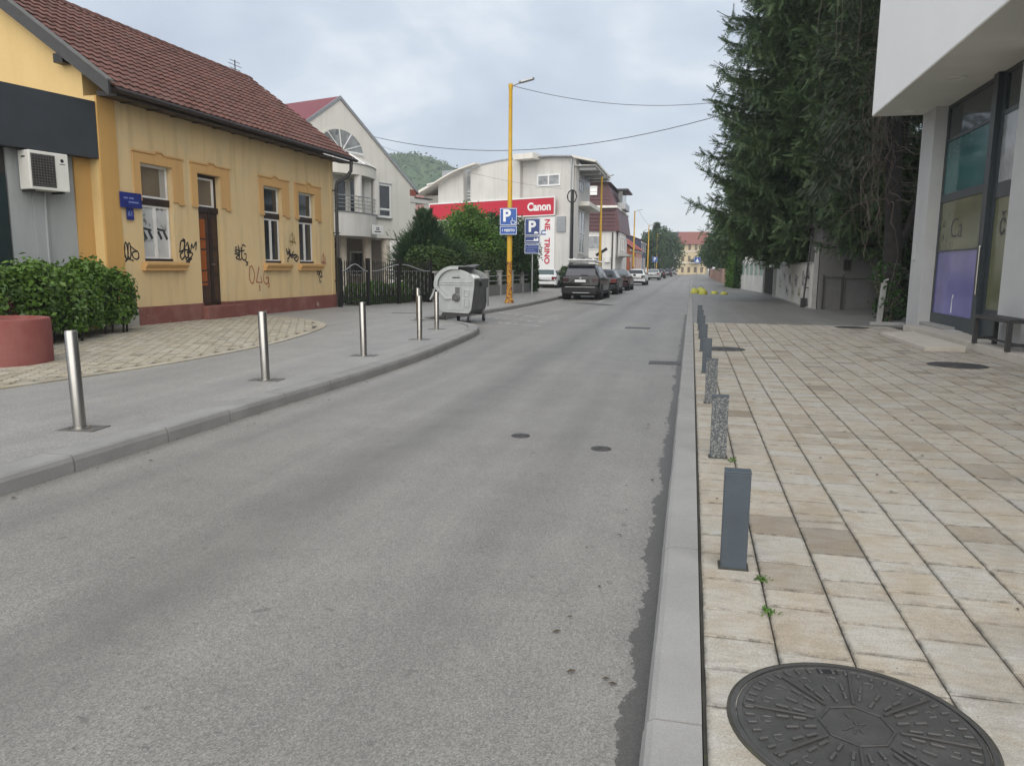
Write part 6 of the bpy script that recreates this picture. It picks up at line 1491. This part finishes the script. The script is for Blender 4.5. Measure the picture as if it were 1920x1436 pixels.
# little weeds in the paving joints
for x, y_, lb in ((.365, 3.38, 'tiny green weed in the paving joint right of the nearest square post'), (.36, 3.05, 'smallest weed in the paving joint below the nearest square post'), (.34, 5.55, 'tiny weed at the foot of the peeling speckled post')):
    t = thing('weed', lb, 'weed', (x, y_, .128)); P = rng.normal(size=(46, 3))*np.array([.016, .02, .006]) + np.array([0, 0, .010]); P[:, 2] = np.abs(P[:, 2])
    leaves('leaves', P, .018, M['leaf'], t, np.tile([0, 0, 1.], (46, 1)), .6, .5)

P = np.concatenate([np.stack([rng.uniform(.15, 4.6, 70), rng.uniform(2.2, 18, 70), np.full(70, .137)], 1), np.stack([rng.uniform(-9, -4.7, 60), rng.uniform(4, 20, 60), np.full(60, .136)], 1),
                    np.stack([rng.uniform(-.5, -.12, 50), rng.uniform(2.2, 24, 50), np.full(50, .007)], 1), np.stack([rng.uniform(-4.3, -3.9, 40), rng.uniform(3.5, 16, 40), np.full(40, .007)], 1)])
stuff(leaves('fallen_leaves', P, .035, mat('dead leaf', (.07, .05, .03), .8, .3, 20), None, np.tile([0, 0, 1.], (len(P), 1)), .08, .45))
# ------------------------------------------------------------------ wooded hill
xs = np.arange(-420, -20, 2.0); ysn = np.arange(330, 560, 2.0); XX, YY = np.meshgrid(xs, ysn)
ridge = np.interp(XX, [-420, -300, -210, -172, -150, -128, -105, -75, -40, -20], [52, 60, 60, 58, 57, 48, 40, 22, 8, 2])
ZZ = ridge*np.clip((YY-335)/75, 0, 1)**.85*np.where(YY > 430, np.clip(1-(YY-430)/160, 0, 1), 1)
cx = rng.uniform(-420, -20, 5200); cy = rng.uniform(335, 470, 5200); cr_ = rng.uniform(2.6, 5.4, 5200); chh = rng.uniform(3.5, 8, 5200)
top_ = np.zeros_like(ZZ)
for a, b, c_, d_ in zip(cx, cy, cr_, chh):
    i0, i1 = np.searchsorted(xs, [a-c_, a+c_]); j0, j1 = np.searchsorted(ysn, [b-c_, b+c_])
    if i1 <= i0 or j1 <= j0: continue
    q = 1 - ((XX[j0:j1, i0:i1]-a)**2 + (YY[j0:j1, i0:i1]-b)**2)/c_**2
    top_[j0:j1, i0:i1] = np.maximum(top_[j0:j1, i0:i1], d_*np.sqrt(np.clip(q, 0, 1)))
V = np.stack([XX, YY, ZZ+top_-.3], 2).reshape(-1, 3); nx_, ny_ = len(xs), len(ysn)
ii = (np.arange(ny_-1)[:, None]*nx_ + np.arange(nx_-1)[None, :]).ravel(); F = np.stack([ii, ii+1, ii+nx_+1, ii+nx_], 1)
hm = leafmat('hill woodland', (.035, .075, .032), (.085, .135, .05), .8, .09, .0)
hill = struct(raw_mesh('hill', V, F, hm, None, np.clip(rng.normal(.4, .25, len(V)), 0, 1)))
sel = rng.integers(0, len(V), 60000); P = V[sel] + rng.normal(size=(60000, 3))*np.array([1.2, 1.2, .7]); ok = (P[:, 2] > 8) & (P[:, 0] > -260) & (P[:, 1] < 450)
stuff(leaves('hill_woods', P[ok], 1.5, hm, None, np.tile([0, -.4, .8], (ok.sum(), 1)), .8, .8))

# ------------------------------------------------------------------ air
hz_ = MB().box(-720, 520, -120, 920, -1.3, 84)
vm = bpy.data.materials.new('thin haze'); vm.use_nodes = True; vn = vm.node_tree.nodes; vn.clear()
pv_ = vn.new('ShaderNodeVolumePrincipled'); pv_.inputs['Color'].default_value = (.80, .86, .92, 1); pv_.inputs['Density'].default_value = .0007; pv_.inputs['Anisotropy'].default_value = 0
vo = vn.new('ShaderNodeOutputMaterial'); vm.node_tree.links.new(pv_.outputs[0], vo.inputs['Volume'])
stuff(obj('haze', hz_, vm))
